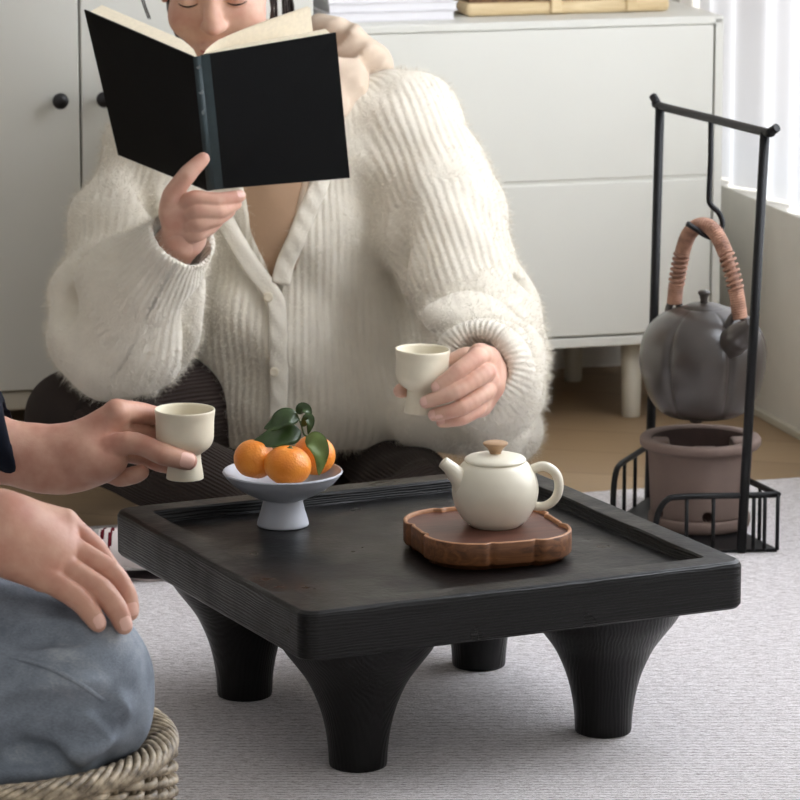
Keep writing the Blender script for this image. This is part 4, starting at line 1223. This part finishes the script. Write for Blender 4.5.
# V neck and front slit
def vwedge(pa, pb, pc, y0, y1):
    A, B, C = (P(*p, 5.22) for p in (pa, pb, pc))
    def nrm(p, q, inside):
        n = Vector((-(q-p).z, 0, (q-p).x)).normalized()
        if n.dot(inside-p) > 0: n = -n
        return n, n.dot(p)
    cen = (A+B+C)/3
    pl = [nrm(A, C, cen), nrm(B, C, cen), nrm(A, B, cen), ((0, 1, 0), y1)]
    lo_ = Vector((min(A.x, B.x, C.x), y0, min(A.z, B.z, C.z))); hi_ = Vector((max(A.x, B.x, C.x), y1, max(A.z, B.z, C.z)))
    sw.planes(pl, lo_, hi_, 0.010)
vwedge((190, 40), (345, 40), (275, 292), 5.05, 5.33)
sw.cap(P(270, 62, 5.34), P(265, 20, 5.34), 0.085, 0.10, 0.01, cut=True)
# hem is open and flat below
sw.planes([((0, 0, 1), 0.075)], (-0.5, 5.0, -0.2), (0.1, 5.7, 0.075), 0.01)
V, Q = sw.mesh()
N = normals(V, Q)
V = V+N*(0.0055*wavy(V, 38, 21)+0.0030*wavy(V, 90, 22))[:, None]
N = normals(V, Q)
me = np_mesh('cardigan', V, Q); ribs, rw_ = limb_ribs(V, [([shL, P(134, 235, 5.24), elL, P(142, 298, 5.06), P(182, 237, 4.978)], [0.077, 0.078, 0.084, 0.074, 0.05]), ([shR, P(440, 215, 5.27), elR, P(492, 372, 4.99), P(478, 364, 4.86)], [0.078, 0.082, 0.078, 0.068, 0.055])], (-0.13, 5.40, 0.19, 0.14), 0.19); float_attr(me, 'ribw', rw_)
float_attr(me, 'rib', ribs)
card = place(link('cardigan', me, M['sweater']))
# mohair: fine short fibres standing off the knit
def fibres(V, Q, N, n, l0, l1, w, rib, keep=None, seed=3):
    g = np.random.default_rng(seed)
    a, b, c, d = (V[Q[:, i]] for i in range(4))
    ar = np.linalg.norm(np.cross(c-a, d-b), axis=1)
    pr = ar*(1 if keep is None else keep(V[Q[:, 0]])); pr = pr/pr.sum()
    q = Q[g.choice(len(Q), n, p=pr)]
    u, v = g.random(n)[:, None], g.random(n)[:, None]
    p = (V[q[:, 0]]*(1-u)+V[q[:, 1]]*u)*(1-v)+(V[q[:, 3]]*(1-u)+V[q[:, 2]]*u)*v
    nn = N[q[:, 0]]
    t = g.normal(size=(n, 3))*0.75; dr = nn+t; dr[:, 2] -= 0.25; dr /= np.linalg.norm(dr, axis=1)[:, None]
    ln = (l0+(l1-l0)*g.random(n)**2)[:, None]
    sd = np.cross(dr, g.normal(size=(n, 3))); sd /= np.linalg.norm(sd, axis=1)[:, None]
    p0 = p-nn*0.0008
    bend = g.normal(size=(n, 3))*0.25
    mid = p0+dr*ln*0.55; tip = p0+(dr+bend)/np.linalg.norm(dr+bend, axis=1)[:, None]*ln
    W = np.stack([p0-sd*w, p0+sd*w, mid+sd*w*0.7, mid-sd*w*0.7, tip], 1).reshape(-1, 3)
    i = np.arange(n)[:, None]*5
    T = np.concatenate([i+np.array([[0, 1, 2]]), i+np.array([[0, 2, 3]]), i+np.array([[3, 2, 4]])])
    return W, T, np.repeat(rib[q[:, 0]], 5)
W, T, rb_ = fibres(V, Q, N, 130000, 0.005, 0.019, 0.00020, ribs, keep=lambda X: np.where(X[:, 1] < 5.42, 1.0, 0.15))
mf = np_mesh('mohair', W, T); float_attr(mf, 'rib', rb_)
fz = link('mohair_fibres', mf, M['sweater'], card); fz['kind'] = 'stuff'

# neckband and front band, lying on the knit
def front_y(px, py, y0=5.05, y1=5.45):
    ys = np.linspace(y0, y1, 240); pts = np.array([tuple(P(px, py, y)) for y in ys])
    d = sw.value(pts); i = int(np.argmax(d < 0.0)); return ys[i] if d[i] < 0 else 5.25
def band(pp, r, name, flat=0.28):
    pts = []
    for px, py in pp: pts.append(P(px, py, front_y(px, py)-0.006))
    y = [p.y for p in pts]
    o = place(MB().tube(curve3(pts, 6), r, 12, flat=flat, up=(0, -1, 0)).build(name, M['sweater'], None))
    float_attr(o.data, 'rib', [v.co.x*0.4+v.co.z*0.3 for v in o.data.vertices]); ones_attr(o.data); return o
band([(216, 200), (226, 223), (240, 248), (254, 270), (268, 288), (276, 306), (278, 340), (279, 380), (278, 425)], 0.0125, 'front_band')
band([(325, 165), (317, 190), (306, 215), (296, 240), (286, 262), (280, 284)], 0.0125, 'neck_band')
for px, py in ((268, 297), (274, 372), (276, 420)):
    y = front_y(px, py)
    MB().lathe([(0, 0.0026), (0.003, 0.0022), (0.0058, 0.003), (0.0068, 0.0018), (0.0064, 0), (0, 0)], (0, 0, 0), 20, M=Matrix.Translation(P(px, py, y-0.0095)) @ Matrix.Rotation(R(90), 4, 'X')).build('button', M['button'], card)

# --- corduroy trousers
tr = SDF(0.0045, 0.03)
kneeL, ankL = P(85, 423, 5.15), P(235, 500, 4.97)
kneeR, ankR = P(432, 506, 5.02), P(178, 556, 4.85)
tr.ell(P(310, 410, 5.42), (0.185, 0.15, 0.105)).cap(P(240, 405, 5.40), kneeL, 0.095, 0.076).cap(kneeL, ankL, 0.070, 0.05, 0.022)
tr.cap(P(380, 470, 5.36), kneeR, 0.070, 0.050).cap(kneeR, ankR, 0.050, 0.043, 0.022)
tr.planes([((0, 0, -1), -0.0085)], (-1, 4.5, -0.3), (1, 6, 0.0085), 0.006)
for a, b, r in (((300, 470, 5.02), (430, 452, 5.02), 0.010), ((310, 486, 4.98), (430, 466, 4.97), 0.008), ((130, 470, 4.99), (240, 450, 5.08), 0.010), ((110, 440, 5.05), (200, 430, 5.15), 0.008)):
    tr.cap(P(*a), P(*b), r, r, 0.02, cut=True)
o, V, Q = sdf_obj('trousers', tr, M['cord'], rib=True, disp=lambda V: 0.003*wavy(V, 50, 31)); place(o)

# --- foot in a striped sock beside the table
fd = (P(95, 546, 4.95)-P(165, 556, 4.93)).normalized()
sk = SDF(0.0025, 0.015)
f0 = P(150, 556, 4.82); f1 = P(112, 550, 4.825); f2 = P(96, 545, 4.83)
sk.cap(ankR, f0, 0.034, 0.031).cap(f0, f1, 0.031, 0.025).cap(f1, f2, 0.025, 0.019)
sk.planes([((0, 0, -1), -0.012)], (-1, 4.5, -0.3), (1, 6, 0.012), 0.004)
sock_o, V, Q = sdf_obj('sock', sk, M['sock']); place(sock_o)
fdir = (f2-f0).normalized()
me = sock_o.data; me.materials.append(M['stripe']); me.materials.append(M['socktoe'])
Vn = np.array([v.co for v in me.vertices]); cp = np.array([p.center for p in me.polygons])
fl_ = (f2-f0); fl_.z = 0; fl_.normalize()
s_ = (cp-np.array(f0))@np.array(fl_)
st_ = np.zeros(len(cp), int)
Lr = (f2-f0).length
for c0 in (0.66, 0.82): st_[np.abs(s_-Lr*c0) < 0.0024] = 1
st_[s_ > Lr*0.90] = 2
me.polygons.foreach_set('material_index', st_)
so2 = SDF(0.002, 0.008)  # thin dark strip along the bottom of the sock
so2.cap(Vector((f0.x+0.04, f0.y, 0.0115)), Vector((f0.x, f0.y, 0.0115)), 0.021, 0.0215, flat=((0, 0, 1), 0.08)).cap(Vector((f0.x, f0.y, 0.0115)), Vector((f1.x, f1.y, 0.0115)), 0.0215, 0.017, flat=((0, 0, 1), 0.08))
o, V, Q = sdf_obj('sock_understrip', so2, M['understrip']); o.parent = sock_o; o.matrix_parent_inverse = Matrix.Identity(4)
plabel(o, 'thin dark strip under the sock')
# ------------------------------------------------------------------ the wicker pouf
pf_c = Vector((-0.405, 3.615, RUGZ)); PR, PH = 0.191, 0.152
pf = thing('wicker_pouf', 'low round grey-brown wicker pouf under the knee in jeans', 'stool', pf_c)
wm = MB()
NS = 46                                             # stakes
rows_ = 21
zb0, zb1 = 0.006, PH-0.020
for i in range(NS):
    a = 2*math.pi*i/NS
    wm.tube([(PR*0.985*math.cos(a), PR*0.985*math.sin(a), 0.001), ((PR-0.003)*math.cos(a), (PR-0.003)*math.sin(a), PH-0.012)], 0.0032, 6)
for k in range(rows_):
    z = zb0+(zb1-zb0)*k/(rows_-1)
    pts = []
    n = NS*5
    for j in range(n):
        a = 2*math.pi*j/n
        rr_ = PR-0.003+0.0052*math.cos(NS/2*a+math.pi*(k % 2))
        pts.append((rr_*math.cos(a), rr_*math.sin(a), z+0.0006*math.sin(5*a+k)))
    wm.tube(pts, 0.0040, 6, closed=True)
wm.build('woven_side', M['wicker'], pf, weld=False)
bm2 = MB()
for k in range(9):                                 # braided rim
    pts = []; n = 300
    for j in range(n):
        a = 2*math.pi*j/n
        ph = 9*a+2*math.pi*k/9
        q = 0.0105
        rr_ = PR-0.010+q*1.25*math.cos(ph); z = PH-0.0095+q*0.78*math.sin(ph)
        pts.append((rr_*math.cos(a), rr_*math.sin(a), z))
    bm2.tube(pts, 0.0038, 6, closed=True)
bm2.build('braided_rim', M['wicker'], pf, weld=False)
sm_ = MB()
r_ = PR-0.026; k = 0
while r_ > 0.01:
    pts = []; m = max(6, int(2*math.pi*r_/0.010)); n = m*4
    for j in range(n):
        a = 2*math.pi*j/n
        pts.append((r_*math.cos(a), r_*math.sin(a), PH-0.018+0.0022*math.cos(m*a+math.pi*(k % 2)*1.0)))
    sm_.tube(pts, 0.0031, 6, closed=True); r_ -= 0.0060; k += 1
sm_.lathe([(0, PH-0.024), (PR-0.02, PH-0.024), (PR-0.02, PH-0.027), (0, PH-0.027)], (0, 0, 0), 48)
sm_.build('woven_seat', M['seatweave'], pf, weld=False)

# ------------------------------------------------------------------ the person at the left
mn = thing('person', 'person in blue jeans and navy top on the wicker pouf, reaching in with a cup', 'person', (-0.58, 3.72, 0.16))
MO = Vector((-0.58, 3.72, 0.16))
def placem(o): o.parent = mn; o.matrix_parent_inverse = Matrix.Translation(-MO); return o
ym = CYM
yk = 3.575                                           # depth of the near knee
# jeans, shaped first so that the hand can lie on the knee
je = SDF(0.0032, 0.022)
kn = P(62, 674, yk)
pv_m = Vector((-0.62, 3.72, 0.26))
je.cap(Vector((-0.60, 3.66, 0.272)), kn, 0.104, 0.069, 0.03)
je.ell(P(84, 684, yk), (0.064, 0.070, 0.062), k=0.03)
je.cap(P(96, 708, yk-0.010), P(-70, 746, yk-0.055), 0.052, 0.060, 0.010)
je.cap(P(64, 748, yk-0.045), P(-90, 772, yk-0.085), 0.034, 0.046, 0.010)
je.ell(pv_m, (0.15, 0.18, 0.115)).cap(Vector((-0.60, 3.80, 0.26)), Vector((-0.62, 4.06, 0.235)), 0.10, 0.078)
je.cap(Vector((-0.62, 4.06, 0.215)), Vector((-0.46, 3.78, 0.205)), 0.066, 0.05)
for pp, r, ct in (([(-8, 700), (40, 694), (80, 696), (106, 700)], 0.007, False), ([(0, 728), (40, 719), (90, 719), (122, 708)], 0.009, False), ([(30, 752), (70, 744), (112, 736)], 0.007, False)):
    crease(je, pp, r, 3.2, 3.9, 0.022, ct, 0.004)
for pp, r in (([(-10, 716), (40, 709), (80, 708), (116, 694)], 0.0095), ([(-4, 734), (34, 729), (70, 736), (108, 734)], 0.0065), ([(100, 706), (116, 716), (124, 728)], 0.0035),
              ([(8, 738), (40, 756), (66, 768)], 0.0055), ([(-6, 760), (30, 752), (56, 756)], 0.0055), ([(20, 640), (50, 632), (80, 640)], 0.004)):
    crease(je, pp, r, 3.2, 3.9, 0.016)
je.planes([((0, 0, 1), RUGZ+PH-0.013)], (-1.2, 3.2, -0.3), (-0.05, 4.3, RUGZ+PH-0.013), 0.008)
def fy(px, py, S=je, y0=3.2, y1=3.9, miss=None):
    ys = np.linspace(y0, y1, 500); pts = np.array([tuple(P(px, py, y)) for y in ys]); d = S.value(pts); i = int(np.argmax(d < 0))
    return ys[i] if d[i] < 0 else miss
def on_knee(px, py, r, dflt):
    y = fy(px, py+2)
    return P(px, py, dflt if y is None else min(dflt, y-r*0.75))
m_sh_l, m_sh_r = Vector((-0.64, 3.96, 0.68)), Vector((-0.62, 3.50, 0.68))
m_el_l, m_el_r = Vector((-0.665, 4.24, 0.45)), Vector((-0.73, 3.46, 0.42))
m_wr_l, m_wr_r = P(22, 452, ym+0.012), P(-30, 528, yk+0.005)
parts = []
hL = SDF(0.0014, 0.008)
hL.cap(m_el_l, P(-30, 445, ym+0.008), 0.045, 0.040, 0.02)
hL.cap(P(-30, 445, ym+0.008), P(44, 459, ym+0.010), 0.040, 0.0340, 0.02, flat=((0, -1, 0.1), 0.85))
hL.cap(P(44, 459, ym+0.010), P(76, 460, ym+0.004), 0.0340, 0.0330, 0.02, flat=((0, -1, 0.1), 0.72))
hL.cap(P(72, 445, ym+0.008), P(117, 413, ym+0.008), 0.020, 0.0150, 0.02)            # index metacarpal
hL.cap(P(70, 452, ym+0.016), P(118, 432, ym+0.022), 0.021, 0.0150, 0.02)
hL.cap(P(68, 462, ym+0.016), P(113, 452, ym+0.022), 0.021, 0.0145, 0.02)
hL.cap(P(66, 470, ym+0.010), P(106, 468, ym+0.016), 0.020, 0.0140, 0.02)
hL.ell(P(100, 460, ym-0.010), (0.031, 0.020, 0.022), k=0.02)                          # ball of the thumb
finger(hL, [P(80, 460, ym-0.004), P(128, 443, ym-0.016), P(163, 454, ym-0.031), P(188, 461, ym-0.028)], [0.0185, 0.0125, 0.0118, 0.0106], 0.012)
finger(hL, [P(116, 411, ym+0.006), P(142, 413, ym+0.030), P(172, 420, ym+0.040), P(193, 428, ym+0.036)], [0.0138, 0.0112, 0.0100, 0.0088], 0.004)
finger(hL, [P(117, 430, ym+0.020), P(143, 433, ym+0.036), P(170, 440, ym+0.042), P(192, 446, ym+0.030)], [0.0135, 0.0112, 0.0100, 0.0085], 0.004)
finger(hL, [P(112, 450, ym+0.020), P(138, 455, ym+0.034), P(160, 463, ym+0.034), P(178, 468, ym+0.026)], [0.0130, 0.0105, 0.0095, 0.0082], 0.004)
finger(hL, [P(104, 468, ym+0.012), P(120, 477, ym+0.010), P(134, 475, ym-0.002), P(142, 472, ym-0.008)], [0.0125, 0.0102, 0.0092, 0.0082], 0.004)
parts.append(hL.mesh())
hR = SDF(0.0014, 0.008)
hR.cap(m_el_r, m_wr_r, 0.046, 0.032, 0.02)
upn = (0.25, -0.35, 0.9)
hR.cap(m_wr_r, P(6, 534, yk-0.005), 0.031, 0.031, 0.02, flat=(upn, 0.85))
hR.cap(P(3, 520, yk+0.012), P(64, 523, yk+0.024), 0.0255, 0.0140, 0.02)
hR.cap(P(3, 528, yk+0.000), P(64, 545, yk+0.004), 0.0255, 0.0140, 0.02)
hR.cap(P(2, 538, yk-0.010), P(57, 563, yk-0.014), 0.0250, 0.0138, 0.02)
hR.cap(P(0, 546, yk-0.020), P(42, 578, yk-0.030), 0.0235, 0.0128, 0.02)
hR.cap(P(10, 535, yk-0.004), P(45, 552, yk-0.008), 0.026, 0.020, 0.02)
finger(hR, [P(64, 523, yk+0.024), P(94, 549, yk+0.026), P(113, 576, yk+0.020), P(122, 598, yk+0.016)], [0.0128, 0.0108, 0.0096, 0.0084], 0.003)
finger(hR, [P(65, 546, yk+0.004), P(109, 572, yk-0.004), on_knee(125, 594, 0.0098, yk-0.008), on_knee(130, 612, 0.0084, yk-0.014)], [0.0132, 0.0112, 0.0098, 0.0084], 0.003)
finger(hR, [P(58, 563, yk-0.014), on_knee(100, 590, 0.0125, yk-0.026), on_knee(116, 609, 0.0098, yk-0.030), on_knee(124, 626, 0.0082, yk-0.034)], [0.0130, 0.0112, 0.0098, 0.0082], 0.003)
finger(hR, [P(44, 577, yk-0.030), on_knee(76, 597, 0.0115, yk-0.038), on_knee(90, 612, 0.0092, yk-0.040), on_knee(98, 624, 0.0078, yk-0.042)], [0.0122, 0.0104, 0.0092, 0.0078], 0.003)
parts.append(hR.mesh())
tkm = SDF(0.007, 0.05)
ch_m = Vector((-0.65, 3.72, 0.56))
nk0, nk1 = Vector((-0.63, 3.73, 0.74)), Vector((-0.60, 3.73, 0.83))
tkm.ell(ch_m, (0.11, 0.165, 0.19)).ell(pv_m, (0.12, 0.16, 0.12)).cap(ch_m, pv_m, 0.11).cap(nk0, ch_m, 0.06, 0.1).cap(m_sh_l, m_sh_r, 0.055)
tkm.chain([m_sh_l, m_el_l], [0.055, 0.045], 0.03).chain([m_sh_r, m_el_r], [0.055, 0.045], 0.03)
parts.append(tkm.mesh())
HCm = Vector((-0.565, 3.73, 0.945)); HMm = Matrix.Rotation(R(90), 3, 'Z') @ Matrix.Rotation(R(18), 3, 'X')
rows_m = [tuple(HMm.col[i]) for i in range(3)]
def hpm(x, y, z): return HCm + HMm @ Vector((x, y, z))
hdm = SDF(0.0028, 0.012)
def hem(c, r, k=0.012, cut=False): hdm.ell(hpm(*c), r, rows_m, k, cut)
hem((0, 0.012, 0.035), (0.076, 0.094, 0.084)); hem((0, -0.018, -0.030), (0.062, 0.072, 0.082), 0.03); hem((0, -0.052, -0.092), (0.030, 0.026, 0.022), 0.03)
for sx in (-1, 1):
    hem((sx*0.040, -0.060, -0.030), (0.024, 0.022, 0.024), 0.025); hem((sx*0.033, -0.092, 0.006), (0.017, 0.014, 0.011), 0.010, True)
    hem((sx*0.032, -0.077, 0.004), (0.0145, 0.0125, 0.0125), 0.003); hem((sx*0.080, 0.010, -0.008), (0.008, 0.018, 0.033), 0.006)
hdm.chain([hpm(0, -0.087, 0.010), hpm(0, -0.099, -0.014), hpm(0, -0.111, -0.034)], [0.009, 0.010, 0.0125], 0.012)
hem((0, -0.088, -0.062), (0.023, 0.010, 0.0065), 0.006); hem((0, -0.085, -0.073), (0.019, 0.010, 0.0070), 0.006)
hdm.cap(nk0, nk1, 0.06, 0.056, 0.03)
parts.append(hdm.mesh())
V, Q = join_np(parts)
body_m = placem(link('body', np_mesh('body', V, Q), M['skinm']))
nail(hL, P(188, 461, ym-0.028), P(163, 454, ym-0.031), (0.12, -0.93, 0.25), 0.0086, 0.0165, 0.0106, body_m, M['nailm'])
for tx, ty_, r0, bx_, by_, r1, d0, d1 in ((130, 612, 0.0084, 125, 594, 0.0098, yk-0.014, yk-0.008), (124, 626, 0.0082, 116, 609, 0.0098, yk-0.034, yk-0.030), (98, 624, 0.0078, 90, 612, 0.0092, yk-0.042, yk-0.040)):
    nail(hR, on_knee(tx, ty_, r0, d0), on_knee(bx_, by_, r1, d1), (0.35, -0.75, 0.5), 0.0060, 0.0120, r0, body_m, M['nailm'])
hsm = SDF(0.005, 0.02)
hsm.ell(hpm(0, 0.022, 0.048), (0.084, 0.098, 0.084), rows_m).ell(hpm(0, -0.085, -0.030), (0.075, 0.065, 0.095), rows_m, 0.012, True)
V, Q = hsm.mesh(); V = V+normals(V, Q)*(0.003*wavy(V, 250, 4))[:, None]
placem(link('hair', np_mesh('hair', V, Q), M['hair']))
tm = SDF(0.006, 0.04)
tm.ell(ch_m, (0.128, 0.185, 0.20)).ell(pv_m+Vector((0, 0, 0.04)), (0.140, 0.175, 0.13)).cap(ch_m, pv_m, 0.128).cap(nk0-Vector((0, 0, 0.01)), ch_m, 0.068, 0.11).cap(m_sh_l, m_sh_r, 0.072)
tm.chain([m_sh_l, m_el_l], [0.072, 0.064], 0.03).cap(m_el_l, P(6, 438, ym+0.010), 0.062, 0.0445, 0.03)
tm.chain([m_sh_r, m_el_r], [0.072, 0.064], 0.03).cap(m_el_r, m_wr_r+(m_el_r-m_wr_r)*0.25, 0.062, 0.045, 0.03)
cA = P(14, 436, ym+0.010); dA = (P(40, 440, ym+0.01)-P(-30, 452, ym+0.008)).normalized()
tm.cap(cA-dA*0.03, cA+dA*0.06, 0.0355, 0.0355, 0.003, cut=True)
tm.planes([(-dA, -dA.dot(cA))], cA-Vector((0.06,)*3), cA+Vector((0.06,)*3), 0.003)
o, V, Q = sdf_obj('navy_top', tm, M['navy'], disp=lambda V: 0.004*wavy(V, 40, 41)); placem(o)

o, V, Q = sdf_obj('jeans', je, M['denim'], disp=lambda V: 0.0028*wavy(V, 48, 51)+0.0012*wavy(V, 120, 52)); placem(o)
sp_ = [(-6, 655), (20, 659), (50, 668), (80, 684), (104, 701)]
placem(MB().tube(curve3([P(a, b, fy(a, b)-0.0022) for a, b in sp_], 6), 0.0022, 8, flat=0.6, up=(0, -1, 0.3)).build('side_seam', M['denim'], None))
